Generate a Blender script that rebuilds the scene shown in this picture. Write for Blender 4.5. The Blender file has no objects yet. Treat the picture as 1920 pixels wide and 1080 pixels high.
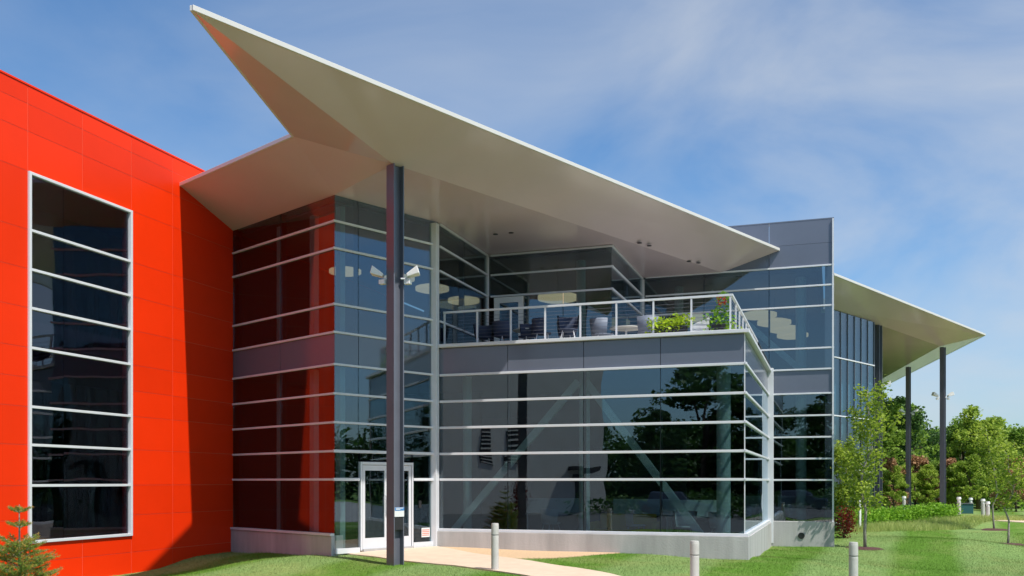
import bpy, math, random
import numpy as np
from mathutils import Vector, Matrix
random.seed(7); rng = np.random.default_rng(7)
R = math.radians
scene = bpy.context.scene
C = scene.collection

# ------------------------------------------------------------------ camera, world, sun
cam_d = bpy.data.cameras.new('camera'); cam = bpy.data.objects.new('camera', cam_d); C.objects.link(cam)
cam.location = (0, 0, 1.65); cam.rotation_euler = (R(90), 0, R(18.8))
cam_d.sensor_width = 36; cam_d.lens = 1770/1920*36; cam_d.shift_y = (903-540)/1920
cam_d.clip_start = 0.1; cam_d.clip_end = 3000
scene.camera = cam
scene.render.resolution_x = 1024; scene.render.resolution_y = 576
SUN = Vector((0.525, -0.295, 1.0)).normalized()
world = bpy.data.worlds.new('World'); scene.world = world; world.use_nodes = True
nt = world.node_tree; nt.nodes.clear(); N = nt.nodes.new; L = nt.links.new
out = N('ShaderNodeOutputWorld'); bg = N('ShaderNodeBackground'); bg.inputs['Strength'].default_value = 0.108
sky = N('ShaderNodeTexSky'); sky.sky_type = 'NISHITA'; sky.sun_disc = False
sky.sun_elevation = math.asin(SUN.z); sky.sun_rotation = math.atan2(SUN.x, SUN.y)
sky.air_density = 1.0; sky.dust_density = 1.3; sky.ozone_density = 2.0; sky.altitude = 200
tc = N('ShaderNodeTexCoord'); mp = N('ShaderNodeMapping'); mp.inputs['Scale'].default_value = (1.0, 1.0, 2.6)
mp.inputs['Rotation'].default_value = (R(8), R(-14), R(20))
n1 = N('ShaderNodeTexNoise'); n1.inputs['Scale'].default_value = 2.5; n1.inputs['Detail'].default_value = 7; n1.inputs['Roughness'].default_value = 0.52
n1.inputs['Distortion'].default_value = 0.7
rp = N('ShaderNodeValToRGB'); rp.color_ramp.elements[0].position = 0.34; rp.color_ramp.elements[1].position = 0.74
rp.color_ramp.elements[0].color = (0, 0, 0, 1); rp.color_ramp.elements[1].color = (0.75, 0.75, 0.75, 1)
mx = N('ShaderNodeMix'); mx.data_type = 'RGBA'; mx.inputs['B'].default_value = (4.3, 4.6, 5.0, 1)
tint = N('ShaderNodeMix'); tint.data_type = 'RGBA'; tint.blend_type = 'MULTIPLY'; tint.inputs['Factor'].default_value = 1.0
tint.inputs['B'].default_value = (0.70, 0.95, 1.12, 1)
L(tc.outputs['Generated'], mp.inputs['Vector']); L(mp.outputs['Vector'], n1.inputs['Vector'])
dt = N('ShaderNodeVectorMath'); dt.operation = 'DOT_PRODUCT'; dt.inputs[1].default_value = (math.cos(R(18.8)), math.sin(R(18.8)), -.35)
dm = N('ShaderNodeMapRange'); dm.interpolation_type = 'SMOOTHSTEP'; dm.inputs['From Min'].default_value = -.75; dm.inputs['From Max'].default_value = .35; dm.inputs['To Min'].default_value = .25; dm.inputs['To Max'].default_value = 1.15
cm = N('ShaderNodeMath'); cm.operation = 'MULTIPLY'; L(tc.outputs['Generated'], dt.inputs[0]); L(dt.outputs['Value'], dm.inputs['Value'])
L(n1.outputs['Fac'], rp.inputs['Fac']); L(rp.outputs['Color'], cm.inputs[0]); L(dm.outputs['Result'], cm.inputs[1]); L(cm.outputs[0], mx.inputs['Factor'])
L(sky.outputs['Color'], tint.inputs['A']); L(tint.outputs['Result'], mx.inputs['A'])
L(mx.outputs['Result'], bg.inputs['Color']); L(bg.outputs['Background'], out.inputs['Surface'])
sun_d = bpy.data.lights.new('sun', 'SUN'); sun_d.energy = 4.0; sun_d.angle = R(0.55); sun_d.color = (1.0, 0.95, 0.87)
sun = bpy.data.objects.new('sun', sun_d); C.objects.link(sun); sun.rotation_euler = SUN.to_track_quat('Z', 'Y').to_euler()
sun.location = (20, -20, 40)
vs = scene.view_settings; vs.view_transform = 'Standard'; vs.look = 'None'; vs.gamma = 1.0; vs.exposure = 0.45; vs.use_curve_mapping = False
scene.render.engine = 'CYCLES'
cy = scene.cycles; cy.max_bounces = 10; cy.diffuse_bounces = 4; cy.glossy_bounces = 5; cy.transparent_max_bounces = 24; cy.transmission_bounces = 6

# ------------------------------------------------------------------ materials
def mat(name, col, rough=0.5, metal=0.0, spec=0.5, var=0.0, vscale=3.0, bump=0.0, bscale=20.0, emit=None, estr=0.0, coat=0.0, obj_rand=0.0, streak=False):
    m = bpy.data.materials.new(name); m.use_nodes = True; t = m.node_tree; b = t.nodes['Principled BSDF']
    b.inputs['Roughness'].default_value = rough; b.inputs['Metallic'].default_value = metal
    b.inputs['Specular IOR Level'].default_value = spec; b.inputs['Coat Weight'].default_value = coat
    b.inputs['Base Color'].default_value = (*col, 1)
    if emit: b.inputs['Emission Color'].default_value = (*emit, 1); b.inputs['Emission Strength'].default_value = estr
    geo = t.nodes.new('ShaderNodeNewGeometry')
    if var or obj_rand:
        nz = t.nodes.new('ShaderNodeTexNoise'); nz.inputs['Scale'].default_value = vscale; nz.inputs['Detail'].default_value = 6
        nz.inputs['Roughness'].default_value = 0.6
        if streak:
            mpp = t.nodes.new('ShaderNodeMapping'); mpp.inputs['Scale'].default_value = (1, 1, .15)
            t.links.new(geo.outputs['Position'], mpp.inputs['Vector']); t.links.new(mpp.outputs['Vector'], nz.inputs['Vector'])
        else: t.links.new(geo.outputs['Position'], nz.inputs['Vector'])
        mr = t.nodes.new('ShaderNodeMapRange'); mr.inputs['From Min'].default_value = .25; mr.inputs['From Max'].default_value = .75
        mr.inputs['To Min'].default_value = 1-var; mr.inputs['To Max'].default_value = 1+var
        t.links.new(nz.outputs['Fac'], mr.inputs['Value'])
        hs = t.nodes.new('ShaderNodeHueSaturation'); hs.inputs['Color'].default_value = (*col, 1)
        if obj_rand:
            oi = t.nodes.new('ShaderNodeObjectInfo'); m2 = t.nodes.new('ShaderNodeMapRange')
            m2.inputs['To Min'].default_value = 1-obj_rand; m2.inputs['To Max'].default_value = 1+obj_rand
            t.links.new(oi.outputs['Random'], m2.inputs['Value'])
            mm = t.nodes.new('ShaderNodeMath'); mm.operation = 'MULTIPLY'
            t.links.new(mr.outputs['Result'], mm.inputs[0]); t.links.new(m2.outputs['Result'], mm.inputs[1]); t.links.new(mm.outputs[0], hs.inputs['Value'])
        else: t.links.new(mr.outputs['Result'], hs.inputs['Value'])
        t.links.new(hs.outputs['Color'], b.inputs['Base Color'])
    if bump:
        nb = t.nodes.new('ShaderNodeTexNoise'); nb.inputs['Scale'].default_value = bscale; nb.inputs['Detail'].default_value = 4
        t.links.new(geo.outputs['Position'], nb.inputs['Vector'])
        bn = t.nodes.new('ShaderNodeBump'); bn.inputs['Strength'].default_value = bump; bn.inputs['Distance'].default_value = .02
        t.links.new(nb.outputs['Fac'], bn.inputs['Height']); t.links.new(bn.outputs['Normal'], b.inputs['Normal'])
    return m

def glass_mat(name, tintc, refl=0.2, wave=0.05):
    m = bpy.data.materials.new(name); m.use_nodes = True; t = m.node_tree; t.nodes.clear()
    o = t.nodes.new('ShaderNodeOutputMaterial'); ms = t.nodes.new('ShaderNodeMixShader')
    tr = t.nodes.new('ShaderNodeBsdfTransparent'); tr.inputs['Color'].default_value = (*tintc, 1)
    gl = t.nodes.new('ShaderNodeBsdfGlossy'); gl.inputs['Roughness'].default_value = 0.004; gl.inputs['Color'].default_value = (.80, .91, 1, 1)
    lw = t.nodes.new('ShaderNodeLayerWeight'); lw.inputs['Blend'].default_value = .5
    fr = t.nodes.new('ShaderNodeMath'); fr.operation = 'POWER'; fr.inputs[1].default_value = 4.5; t.links.new(lw.outputs['Facing'], fr.inputs[0])
    mr = t.nodes.new('ShaderNodeMapRange'); mr.inputs['To Min'].default_value = refl; mr.inputs['To Max'].default_value = 1
    # faint roller-wave of each pane: bends the reflections, differently from pane to pane
    geo = t.nodes.new('ShaderNodeNewGeometry'); oi = t.nodes.new('ShaderNodeObjectInfo')
    ad = t.nodes.new('ShaderNodeVectorMath'); ad.operation = 'MULTIPLY_ADD'
    ad.inputs[1].default_value = (1, 1, 1)
    cx = t.nodes.new('ShaderNodeCombineXYZ'); ml = t.nodes.new('ShaderNodeMath'); ml.operation = 'MULTIPLY'; ml.inputs[1].default_value = 37
    t.links.new(oi.outputs['Random'], ml.inputs[0]); t.links.new(ml.outputs[0], cx.inputs[2]); t.links.new(ml.outputs[0], cx.inputs[0])
    t.links.new(geo.outputs['Position'], ad.inputs[0]); t.links.new(cx.outputs[0], ad.inputs[2])
    nz = t.nodes.new('ShaderNodeTexNoise'); nz.inputs['Scale'].default_value = 0.7; nz.inputs['Detail'].default_value = 1.0
    t.links.new(ad.outputs[0], nz.inputs['Vector'])
    bp = t.nodes.new('ShaderNodeBump'); bp.inputs['Strength'].default_value = 1; bp.inputs['Distance'].default_value = wave*0.1
    t.links.new(nz.outputs['Fac'], bp.inputs['Height']); t.links.new(bp.outputs['Normal'], gl.inputs['Normal'])
    t.links.new(fr.outputs[0], mr.inputs['Value']); t.links.new(mr.outputs['Result'], ms.inputs['Fac'])
    t.links.new(tr.outputs[0], ms.inputs[1]); t.links.new(gl.outputs[0], ms.inputs[2]); t.links.new(ms.outputs[0], o.inputs['Surface'])
    return m

def leaf_mat(name, c1, c2, trans=0.35, scale=1.5):
    m = bpy.data.materials.new(name); m.use_nodes = True; t = m.node_tree; b = t.nodes['Principled BSDF']
    b.inputs['Roughness'].default_value = .55; b.inputs['Specular IOR Level'].default_value = .3
    at = t.nodes.new('ShaderNodeAttribute'); at.attribute_name = 'tone'
    geo = t.nodes.new('ShaderNodeNewGeometry'); nz = t.nodes.new('ShaderNodeTexNoise'); nz.inputs['Scale'].default_value = scale; nz.inputs['Detail'].default_value = 3
    t.links.new(geo.outputs['Position'], nz.inputs['Vector'])
    a = t.nodes.new('ShaderNodeMath'); a.operation = 'MULTIPLY_ADD'; a.inputs[1].default_value = .5
    t.links.new(at.outputs['Fac'], a.inputs[0]); t.links.new(nz.outputs['Fac'], a.inputs[2])
    mr = t.nodes.new('ShaderNodeMapRange'); mr.inputs['From Min'].default_value = .4; mr.inputs['From Max'].default_value = 1.1
    t.links.new(a.outputs[0], mr.inputs['Value'])
    mxc = t.nodes.new('ShaderNodeMix'); mxc.data_type = 'RGBA'; mxc.inputs['A'].default_value = (*c1, 1); mxc.inputs['B'].default_value = (*c2, 1)
    t.links.new(mr.outputs['Result'], mxc.inputs['Factor']); t.links.new(mxc.outputs['Result'], b.inputs['Base Color'])
    tl = t.nodes.new('ShaderNodeBsdfTranslucent'); t.links.new(mxc.outputs['Result'], tl.inputs['Color'])
    ms = t.nodes.new('ShaderNodeMixShader'); ms.inputs['Fac'].default_value = trans
    o = t.nodes['Material Output']; t.links.new(b.outputs[0], ms.inputs[1]); t.links.new(tl.outputs[0], ms.inputs[2]); t.links.new(ms.outputs[0], o.inputs['Surface'])
    return m

M = {}
M['red'] = mat('red_enamel_panel', (0.86, 0.034, 0.002), .42, spec=.2, var=.05, vscale=.7, obj_rand=.06)
M['red_back'] = mat('joint_backing', (0.80, .16, .10), .7)
M['alu'] = mat('silver_aluminium', (0.66, 0.67, 0.70), .38, spec=.5, var=.05, vscale=2)
M['fascia'] = mat('fascia_paint', (0.62, 0.60, 0.57), .45)
M['white'] = mat('white_paint', (0.78, 0.78, 0.77), .45, var=.04)
M['spandrel'] = mat('blue_grey_metal_panel', (0.125, 0.138, 0.18), .17, spec=.7, var=.06, vscale=.8, obj_rand=.05)
M['soffit'] = mat('pearl_beige_metal', (0.60, 0.48, 0.495), .16, spec=.6, var=.04, vscale=.5)
M['roof'] = mat('roof_membrane', (.55, .55, .53), .8, var=.1)
M['steel'] = mat('dark_painted_steel', (0.115, 0.12, 0.15), .28, spec=.6, var=.08)
M['dark'] = mat('dark_rubber', (.02, .02, .022), .5)
M['conc'] = mat('cast_concrete', (.41, .40, .395), .85, var=.26, vscale=2.2, bump=.25, bscale=25, streak=True)
M['path'] = mat('path_concrete', (.60, .47, .35), .9, var=.10, vscale=3, bump=.2, bscale=60)
M['gravel'] = mat('tan_gravel', (.58, .40, .24), .95, var=.25, vscale=25, bump=.9, bscale=45)
M['car_park'] = mat('dark_asphalt', (.11, .11, .11), .9, var=.15, vscale=2, bump=.2, bscale=80)
M['asphalt'] = mat('car_park_surface', (.36, .35, .34), .9, var=.15, vscale=2, bump=.2, bscale=80)
M['mulch'] = mat('bark_mulch', (.085, .035, .03), .95, var=.4, vscale=18, bump=1, bscale=40)
M['glass'] = glass_mat('tinted_vision_glass', (.54, .63, .64), .115, .07)
M['glass_wing'] = glass_mat('dark_vision_glass', (.42, .38, .46), .095, .10)
M['sglass'] = mat('spandrel_glass', (.06, .075, .095), .06, spec=1.0, obj_rand=.1, coat=.5)
M['bark'] = mat('grey_bark', (.30, .27, .23), .9, var=.25, vscale=12, bump=.6, bscale=30)
M['bark_dark'] = mat('brown_bark', (.10, .075, .055), .9, var=.25, vscale=6)
M['bollard'] = mat('bollard_concrete', (.50, .49, .46), .8, var=.1, vscale=8, bump=.2, bscale=60)
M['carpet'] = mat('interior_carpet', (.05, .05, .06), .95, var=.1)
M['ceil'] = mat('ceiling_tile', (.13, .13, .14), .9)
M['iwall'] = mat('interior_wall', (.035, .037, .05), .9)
M['icol'] = mat('interior_white_column', (.75, .80, .78), .6)
M['lamp'] = mat('lampshade', (.75, .6, .42), .7, emit=(1, .72, .42), estr=.6)
M['grey_wall'] = mat('stucco_greige', (.64, .60, .55), .9, var=.06, vscale=1.2)
M['louver'] = mat('louver_dark', (.04, .035, .035), .6)
M['chair_blue'] = mat('blue_seat_shell', (.03, .045, .09), .75)
M['chair_pale'] = mat('pale_grey_shell', (.16, .19, .25), .6)
M['yellow'] = mat('mustard_fabric', (.75, .50, .04), .9)
M['desk'] = mat('pale_desk', (.55, .54, .5), .5)
M['planter'] = mat('white_planter', (.72, .72, .72), .5)
M['car'] = mat('dark_car_paint', (.02, .025, .035), .2, spec=.6, coat=1)
M['blue_ink'] = mat('blue_print', (.06, .22, .5), .5)
M['red_flower'] = mat('red_petal', (.7, .04, .02), .6)
M['leaf_bg'] = leaf_mat('leaf_mid_green', (.09, .19, .02), (.34, .50, .08), .45, .5)
M['leaf_bg2'] = leaf_mat('leaf_yellow_green', (.15, .26, .025), (.50, .62, .10), .45, .5)
M['leaf_dk'] = leaf_mat('leaf_dark_green', (.022, .065, .014), (.09, .19, .035), .35, .5)
M['leaf_sap'] = leaf_mat('sapling_leaf', (.14, .24, .02), (.46, .56, .07), .5, 2)
M['leaf_lime'] = leaf_mat('lime_leaf', (.28, .45, .02), (.60, .72, .05), .4, 6)
M['leaf_hedge'] = leaf_mat('hedge_leaf', (.09, .25, .012), (.34, .58, .05), .45, 3)
M['leaf_rust'] = leaf_mat('rust_leaf', (.26, .13, .06), (.58, .36, .20), .35, 2)
M['leaf_maple'] = leaf_mat('maroon_leaf', (.08, .012, .01), (.25, .03, .015), .4, 2)
M['needle'] = leaf_mat('spruce_needle', (.10, .22, .03), (.38, .48, .09), .35, 5)
M['needle_tip'] = leaf_mat('spruce_tip_orange', (.40, .24, .05), (.62, .38, .09), .3, 5)
M['blade'] = leaf_mat('grass_blade', (.075, .165, .022), (.27, .37, .10), .4, 2.6)
M['blade_long'] = leaf_mat('tall_grass_blade', (.24, .36, .07), (.58, .60, .22), .35, 1.2)

def lawn_mat():
    m = bpy.data.materials.new('mown_lawn'); m.use_nodes = True; t = m.node_tree; b = t.nodes['Principled BSDF']
    b.inputs['Roughness'].default_value = .95; b.inputs['Specular IOR Level'].default_value = .15
    g = t.nodes.new('ShaderNodeNewGeometry')
    mp_ = t.nodes.new('ShaderNodeMapping'); mp_.inputs['Rotation'].default_value = (0, 0, R(5))
    t.links.new(g.outputs['Position'], mp_.inputs['Vector'])
    w = t.nodes.new('ShaderNodeTexWave'); w.inputs['Scale'].default_value = .085; w.inputs['Distortion'].default_value = 3.0; w.inputs['Detail'].default_value = 2; w.inputs['Detail Scale'].default_value = .35
    t.links.new(mp_.outputs['Vector'], w.inputs['Vector'])
    r1 = t.nodes.new('ShaderNodeValToRGB'); r1.color_ramp.elements[0].position = .3; r1.color_ramp.elements[1].position = .65
    r1.color_ramp.elements[0].color = (.095, .20, .022, 1); r1.color_ramp.elements[1].color = (.18, .28, .085, 1)
    t.links.new(w.outputs['Color'], r1.inputs['Fac'])
    nz = t.nodes.new('ShaderNodeTexNoise'); nz.inputs['Scale'].default_value = .55; nz.inputs['Detail'].default_value = 7; nz.inputs['Roughness'].default_value = .65
    t.links.new(g.outputs['Position'], nz.inputs['Vector'])
    r2 = t.nodes.new('ShaderNodeValToRGB'); r2.color_ramp.elements[0].position = .45; r2.color_ramp.elements[1].position = .72
    r2.color_ramp.elements[0].color = (0, 0, 0, 1); r2.color_ramp.elements[1].color = (.7, .7, .7, 1)
    t.links.new(nz.outputs['Fac'], r2.inputs['Fac'])
    mx_ = t.nodes.new('ShaderNodeMix'); mx_.data_type = 'RGBA'; mx_.inputs['B'].default_value = (.24, .28, .09, 1)
    t.links.new(r2.outputs['Color'], mx_.inputs['Factor']); t.links.new(r1.outputs['Color'], mx_.inputs['A'])
    n3 = t.nodes.new('ShaderNodeTexNoise'); n3.inputs['Scale'].default_value = 14; n3.inputs['Detail'].default_value = 5; n3.inputs['Roughness'].default_value = .7
    t.links.new(g.outputs['Position'], n3.inputs['Vector'])
    mr = t.nodes.new('ShaderNodeMapRange'); mr.inputs['From Min'].default_value = .3; mr.inputs['From Max'].default_value = .7; mr.inputs['To Min'].default_value = .65; mr.inputs['To Max'].default_value = 1.3
    t.links.new(n3.outputs['Fac'], mr.inputs['Value'])
    hs = t.nodes.new('ShaderNodeHueSaturation'); t.links.new(mx_.outputs['Result'], hs.inputs['Color']); t.links.new(mr.outputs['Result'], hs.inputs['Value'])
    t.links.new(hs.outputs['Color'], b.inputs['Base Color'])
    bn = t.nodes.new('ShaderNodeBump'); bn.inputs['Strength'].default_value = .8; bn.inputs['Distance'].default_value = .03
    n4 = t.nodes.new('ShaderNodeTexNoise'); n4.inputs['Scale'].default_value = 45; n4.inputs['Detail'].default_value = 3
    t.links.new(g.outputs['Position'], n4.inputs['Vector']); t.links.new(n4.outputs['Fac'], bn.inputs['Height']); t.links.new(bn.outputs['Normal'], b.inputs['Normal'])
    return m
M['lawn'] = lawn_mat()

# ------------------------------------------------------------------ helpers
WO = {}                                                # world origin of every parent
def tag(o, label=None, cat=None, group=None, kind=None):
    if label: o['label'] = label
    if cat: o['category'] = cat
    if group: o['group'] = group
    if kind: o['kind'] = kind
    return o
def empty(name, loc, label, cat, group=None):
    o = bpy.data.objects.new(name, None); C.objects.link(o); o.location = loc; o.empty_display_size = .3
    WO[o.name] = Vector(loc); return tag(o, label, cat, group)
class MB:
    def __init__(s): s.v = []; s.f = []
    def add(s, vs, fs):
        n = len(s.v); s.v += [tuple(q) for q in vs]; s.f += [tuple(i+n for i in f) for f in fs]; return s
    def hexa(s, b, t):                                  # 4 bottom, 4 top corners
        return s.add(list(b)+list(t), [(3, 2, 1, 0), (4, 5, 6, 7), (0, 1, 5, 4), (1, 2, 6, 5), (2, 3, 7, 6), (3, 0, 4, 7)])
    def box(s, a, b):
        (x0, y0, z0), (x1, y1, z1) = a, b
        return s.hexa([(x0, y0, z0), (x1, y0, z0), (x1, y1, z0), (x0, y1, z0)], [(x0, y0, z1), (x1, y0, z1), (x1, y1, z1), (x0, y1, z1)])
    def obox(s, P, d, n, s0, s1, n0, n1, z0, z1):       # box along plan direction d, thickness along n
        c = [(P[0]+d[0]*a+n[0]*b, P[1]+d[1]*a+n[1]*b) for a, b in ((s0, n0), (s1, n0), (s1, n1), (s0, n1))]
        return s.hexa([(x, y, z0) for x, y in c], [(x, y, z1) for x, y in c])
    def prism(s, poly, z0, z1):
        n = len(poly)
        return s.add([(x, y, z0) for x, y in poly]+[(x, y, z1) for x, y in poly],
                     [tuple(range(n-1, -1, -1)), tuple(range(n, 2*n))]+[(i, (i+1) % n, n+(i+1) % n, n+i) for i in range(n)])
    def tube(s, pts, rad, k=6, cap=True):
        pts = [Vector(p) for p in pts]; rings = []
        if not hasattr(rad, '__len__'): rad = [rad]*len(pts)
        for i, p in enumerate(pts):
            d = (pts[min(i+1, len(pts)-1)]-pts[max(i-1, 0)]).normalized()
            a = d.orthogonal().normalized(); b = d.cross(a)
            if i and rings_a.dot(a) < .0: pass
            rings_a = a
            rings.append([p+a*math.cos(2*math.pi*j/k)*rad[i]+b*math.sin(2*math.pi*j/k)*rad[i] for j in range(k)])
        vs = [q for r in rings for q in r]; fs = []
        for i in range(len(pts)-1):
            for j in range(k): fs.append((i*k+j, i*k+(j+1) % k, (i+1)*k+(j+1) % k, (i+1)*k+j))
        if cap: fs += [tuple(range(k-1, -1, -1)), tuple((len(pts)-1)*k+j for j in range(k))]
        return s.add(vs, fs)
    def lathe(s, c, prof, k=16):
        vs = []; fs = []
        for r, z in prof: vs += [(c[0]+r*math.cos(2*math.pi*j/k), c[1]+r*math.sin(2*math.pi*j/k), c[2]+z) for j in range(k)]
        for i in range(len(prof)-1):
            for j in range(k): fs.append((i*k+j, i*k+(j+1) % k, (i+1)*k+(j+1) % k, (i+1)*k+j))
        fs += [tuple(range(k-1, -1, -1)), tuple((len(prof)-1)*k+j for j in range(k))]
        return s.add(vs, fs)
    def build(s, name, m, parent=None, smooth=False, label=None, bevel=0, kind=None):
        v = np.array(s.v, float); lo = v.min(0); hi = v.max(0); c = np.array([(lo[0]+hi[0])/2, (lo[1]+hi[1])/2, lo[2]])
        me = bpy.data.meshes.new(name); me.from_pydata([tuple(q) for q in (v-c)], [], s.f); me.update()
        if smooth: me.polygons.foreach_set('use_smooth', [True]*len(me.polygons))
        me.materials.append(m if not isinstance(m, str) else M[m])
        o = bpy.data.objects.new(name, me); C.objects.link(o); w = Vector(c)
        if parent: o.parent = parent; o.location = w-WO[parent.name]
        else: o.location = w
        WO[o.name] = w
        if bevel:
            bm_ = o.modifiers.new('bevel', 'BEVEL'); bm_.width = bevel; bm_.segments = 2; bm_.limit_method = 'ANGLE'
        if label: o['label'] = label
        if kind: o['kind'] = kind
        return o
def kids(o): return [c for c in bpy.data.objects if c.parent == o]
def copy_tree(o, parent=None):
    c = o.copy(); C.objects.link(c)
    if parent is not None: c.parent = parent
    WO[c.name] = WO.get(o.name, Vector())
    for ch in kids(o): copy_tree(ch, c)
    return c
def place(proto, used, loc, rz, label, sc=1.0):
    o = proto if not used else copy_tree(proto)
    o.location = loc; o.rotation_euler = (0, 0, rz); o.scale = (sc,)*3; o['label'] = label; return o
def np_mesh(name, V, F, m, tone=None, parent=None, loc=None):
    """fast mesh from arrays: V (n,3), F (k,m) all same size"""
    me = bpy.data.meshes.new(name); k = F.shape[1]; c = np.array([(V[:, 0].min()+V[:, 0].max())/2, (V[:, 1].min()+V[:, 1].max())/2, V[:, 2].min()]) if loc is None else np.array(loc)
    me.vertices.add(len(V)); me.vertices.foreach_set('co', (V-c).astype(np.float32).ravel())
    me.loops.add(F.size); me.loops.foreach_set('vertex_index', F.astype(np.int32).ravel())
    me.polygons.add(len(F)); me.polygons.foreach_set('loop_start', np.arange(0, F.size, k, dtype=np.int32))
    me.polygons.foreach_set('loop_total', np.full(len(F), k, dtype=np.int32)); me.update(calc_edges=True)
    if tone is not None:
        a = me.attributes.new('tone', 'FLOAT', 'POINT'); a.data.foreach_set('value', tone.astype(np.float32))
    me.materials.append(M[m] if isinstance(m, str) else m)
    o = bpy.data.objects.new(name, me); C.objects.link(o); w = Vector(c)
    if parent: o.parent = parent; o.location = w-WO[parent.name]
    else: o.location = w
    WO[o.name] = w
    return o
def leaves(P, size, flat=.3, aspect=.55):
    """rhombic leaf quads at points P; returns V,F,tone"""
    n = len(P); a = rng.normal(size=(n, 3)); a[:, 2] *= .6; a /= np.linalg.norm(a, axis=1)[:, None]
    nn = rng.normal(size=(n, 3)); nn[:, 2] += flat*3; b = np.cross(a, nn); b /= np.linalg.norm(b, axis=1)[:, None]
    s = (size*rng.uniform(.6, 1.3, n))[:, None]
    nrm = np.cross(a, b)
    V = np.stack([P-a*s*.5, P+b*s*.5*aspect+nrm*s*.08, P+a*s*.5, P-b*s*.5*aspect+nrm*s*.08], 1).reshape(-1, 3)
    F = np.arange(4*n).reshape(n, 4); t = np.repeat(rng.uniform(0, 1, n), 4)
    return V, F, t

# ------------------------------------------------------------------ terrain
GP = np.array([(-15.34, 21.7, -.24), (-15.3, 17.5, -.47), (-15, 13, -.56), (-11.15, 19.6, -.11), (-12.8, 20.4, -.16), (-10.8, 20.9, -.06), (-9.9, 22.7, -.05), (-7, 20.1, -.09), (-8.89, 18.25, -.14),
    (-6.4, 17.7, -.13), (-5, 22.6, -.09), (-4.5, 19.5, -.14), (-1.97, 22.5, -.17), (-1.7, 26.5, -.33), (-1.97, 31.1, -.40), (0.2, 31.1, -.37), (-2.17, 15.7, -.28), (.3, 16.9, -.32),
    (.9, 31, -.44), (5.6, 35.7, -.5), (6.1, 41.7, -.28), (.35, 40, -.12), (5.15, 44.6, -.02), (3.2, 33.5, -.22), (3, 27, -.55), (7, 30, -.65), (2.5, 22, -.5), (0, 0, -.4), (10, 12, -.6), (5, 20, -.52), (-5, 8, -.4), (-12, 8, -.55),
    (12, 40, -.4), (0, 50, .0), (10, 55, .0), (20, 50, -.1), (-30, 30, -.2), (0, -15, -.42), (-20, -10, -.5), (25, 0, -.5), (30, 30, -.3), (0, -45, -.5), (0, 90, .1), (40, 80, .1), (-10, 16, -.3)])
def gz(x, y):
    x = np.asarray(x, float); y = np.asarray(y, float)
    d2 = (x[..., None]-GP[:, 0])**2+(y[..., None]-GP[:, 1])**2
    w = 1/(d2+.35)**1.9
    return (w*GP[:, 2]).sum(-1)/w.sum(-1)
def g1(x, y): return float(gz(np.array([x]), np.array([y]))[0])
def axis(lo, a, b, hi, st):
    mid = np.arange(a, b+1e-6, st); l = a-np.geomspace(st, a-lo, 26)[::-1]; r = b+np.geomspace(st, hi-b, 26)
    return np.concatenate([l, mid, r])
xs = axis(-900, -26, 26, 900, .45); ys = axis(-900, -6, 62, 1500, .45)
GX, GY = np.meshgrid(xs, ys); GZ = gz(GX, GY)
V = np.stack([GX, GY, GZ], -1).reshape(-1, 3); nx = len(xs); ny = len(ys)
ii, jj = np.meshgrid(np.arange(nx-1), np.arange(ny-1)); q = (jj*nx+ii).ravel()
F = np.stack([q, q+1, q+nx+1, q+nx], 1)
lawn = np_mesh('lawn', V, F, 'lawn'); tag(lawn, kind='structure'); lawn.data.polygons.foreach_set('use_smooth', [True]*len(lawn.data.polygons))
def tri_in(px, py, poly):
    inside = np.zeros(len(px), bool); n = len(poly); j = n-1
    for i in range(n):
        xi, yi = poly[i]; xj, yj = poly[j]
        c = ((yi > py) != (yj > py)) & (px < (xj-xi)*(py-yi)/(yj-yi+1e-12)+xi); inside ^= c; j = i
    return inside
import bmesh
def sheet(name, poly, m, off, skirt=.25, cell=.5, label=None, kind='structure'):
    """sheet draped on the terrain: polygon cut on a grid, lifted by off, with a skirt going down"""
    bm = bmesh.new(); f = bm.faces.new([bm.verts.new((x, y, 0)) for x, y in poly])
    X0 = min(p[0] for p in poly); X1 = max(p[0] for p in poly); Y0 = min(p[1] for p in poly); Y1 = max(p[1] for p in poly)
    for k in range(1, int((X1-X0)/cell)+1): bmesh.ops.bisect_plane(bm, geom=bm.verts[:]+bm.edges[:]+bm.faces[:], plane_co=(X0+k*cell, 0, 0), plane_no=(1, 0, 0))
    for k in range(1, int((Y1-Y0)/cell)+1): bmesh.ops.bisect_plane(bm, geom=bm.verts[:]+bm.edges[:]+bm.faces[:], plane_co=(0, Y0+k*cell, 0), plane_no=(0, 1, 0))
    co = np.array([v.co for v in bm.verts]); z = gz(co[:, 0], co[:, 1])+off
    for v, zz in zip(bm.verts, z): v.co.z = zz
    be = [e for e in bm.edges if e.is_boundary]
    r = bmesh.ops.extrude_edge_only(bm, edges=be)
    for v in r['geom']:
        if isinstance(v, bmesh.types.BMVert): v.co.z -= skirt
    bmesh.ops.recalc_face_normals(bm, faces=bm.faces[:])
    me = bpy.data.meshes.new(name); bm.to_mesh(me); bm.free(); me.materials.append(M[m])
    o = bpy.data.objects.new(name, me); C.objects.link(o); return tag(o, label=label, kind=kind)
PATH = [(-10.95, 20.75), (-9.89, 19.85), (-7.52, 18.42), (-4.83, 16.45), (-2.0, 13.6), (.2, 10.6), (2.2, 10.6), (-.4, 14.4), (-3.22, 17.1), (-5.0, 18.75), (-6.85, 20.05), (-7.9, 21.0), (-9.7, 21.9), (-9.86, 22.4), (-10.85, 20.55)]
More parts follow.
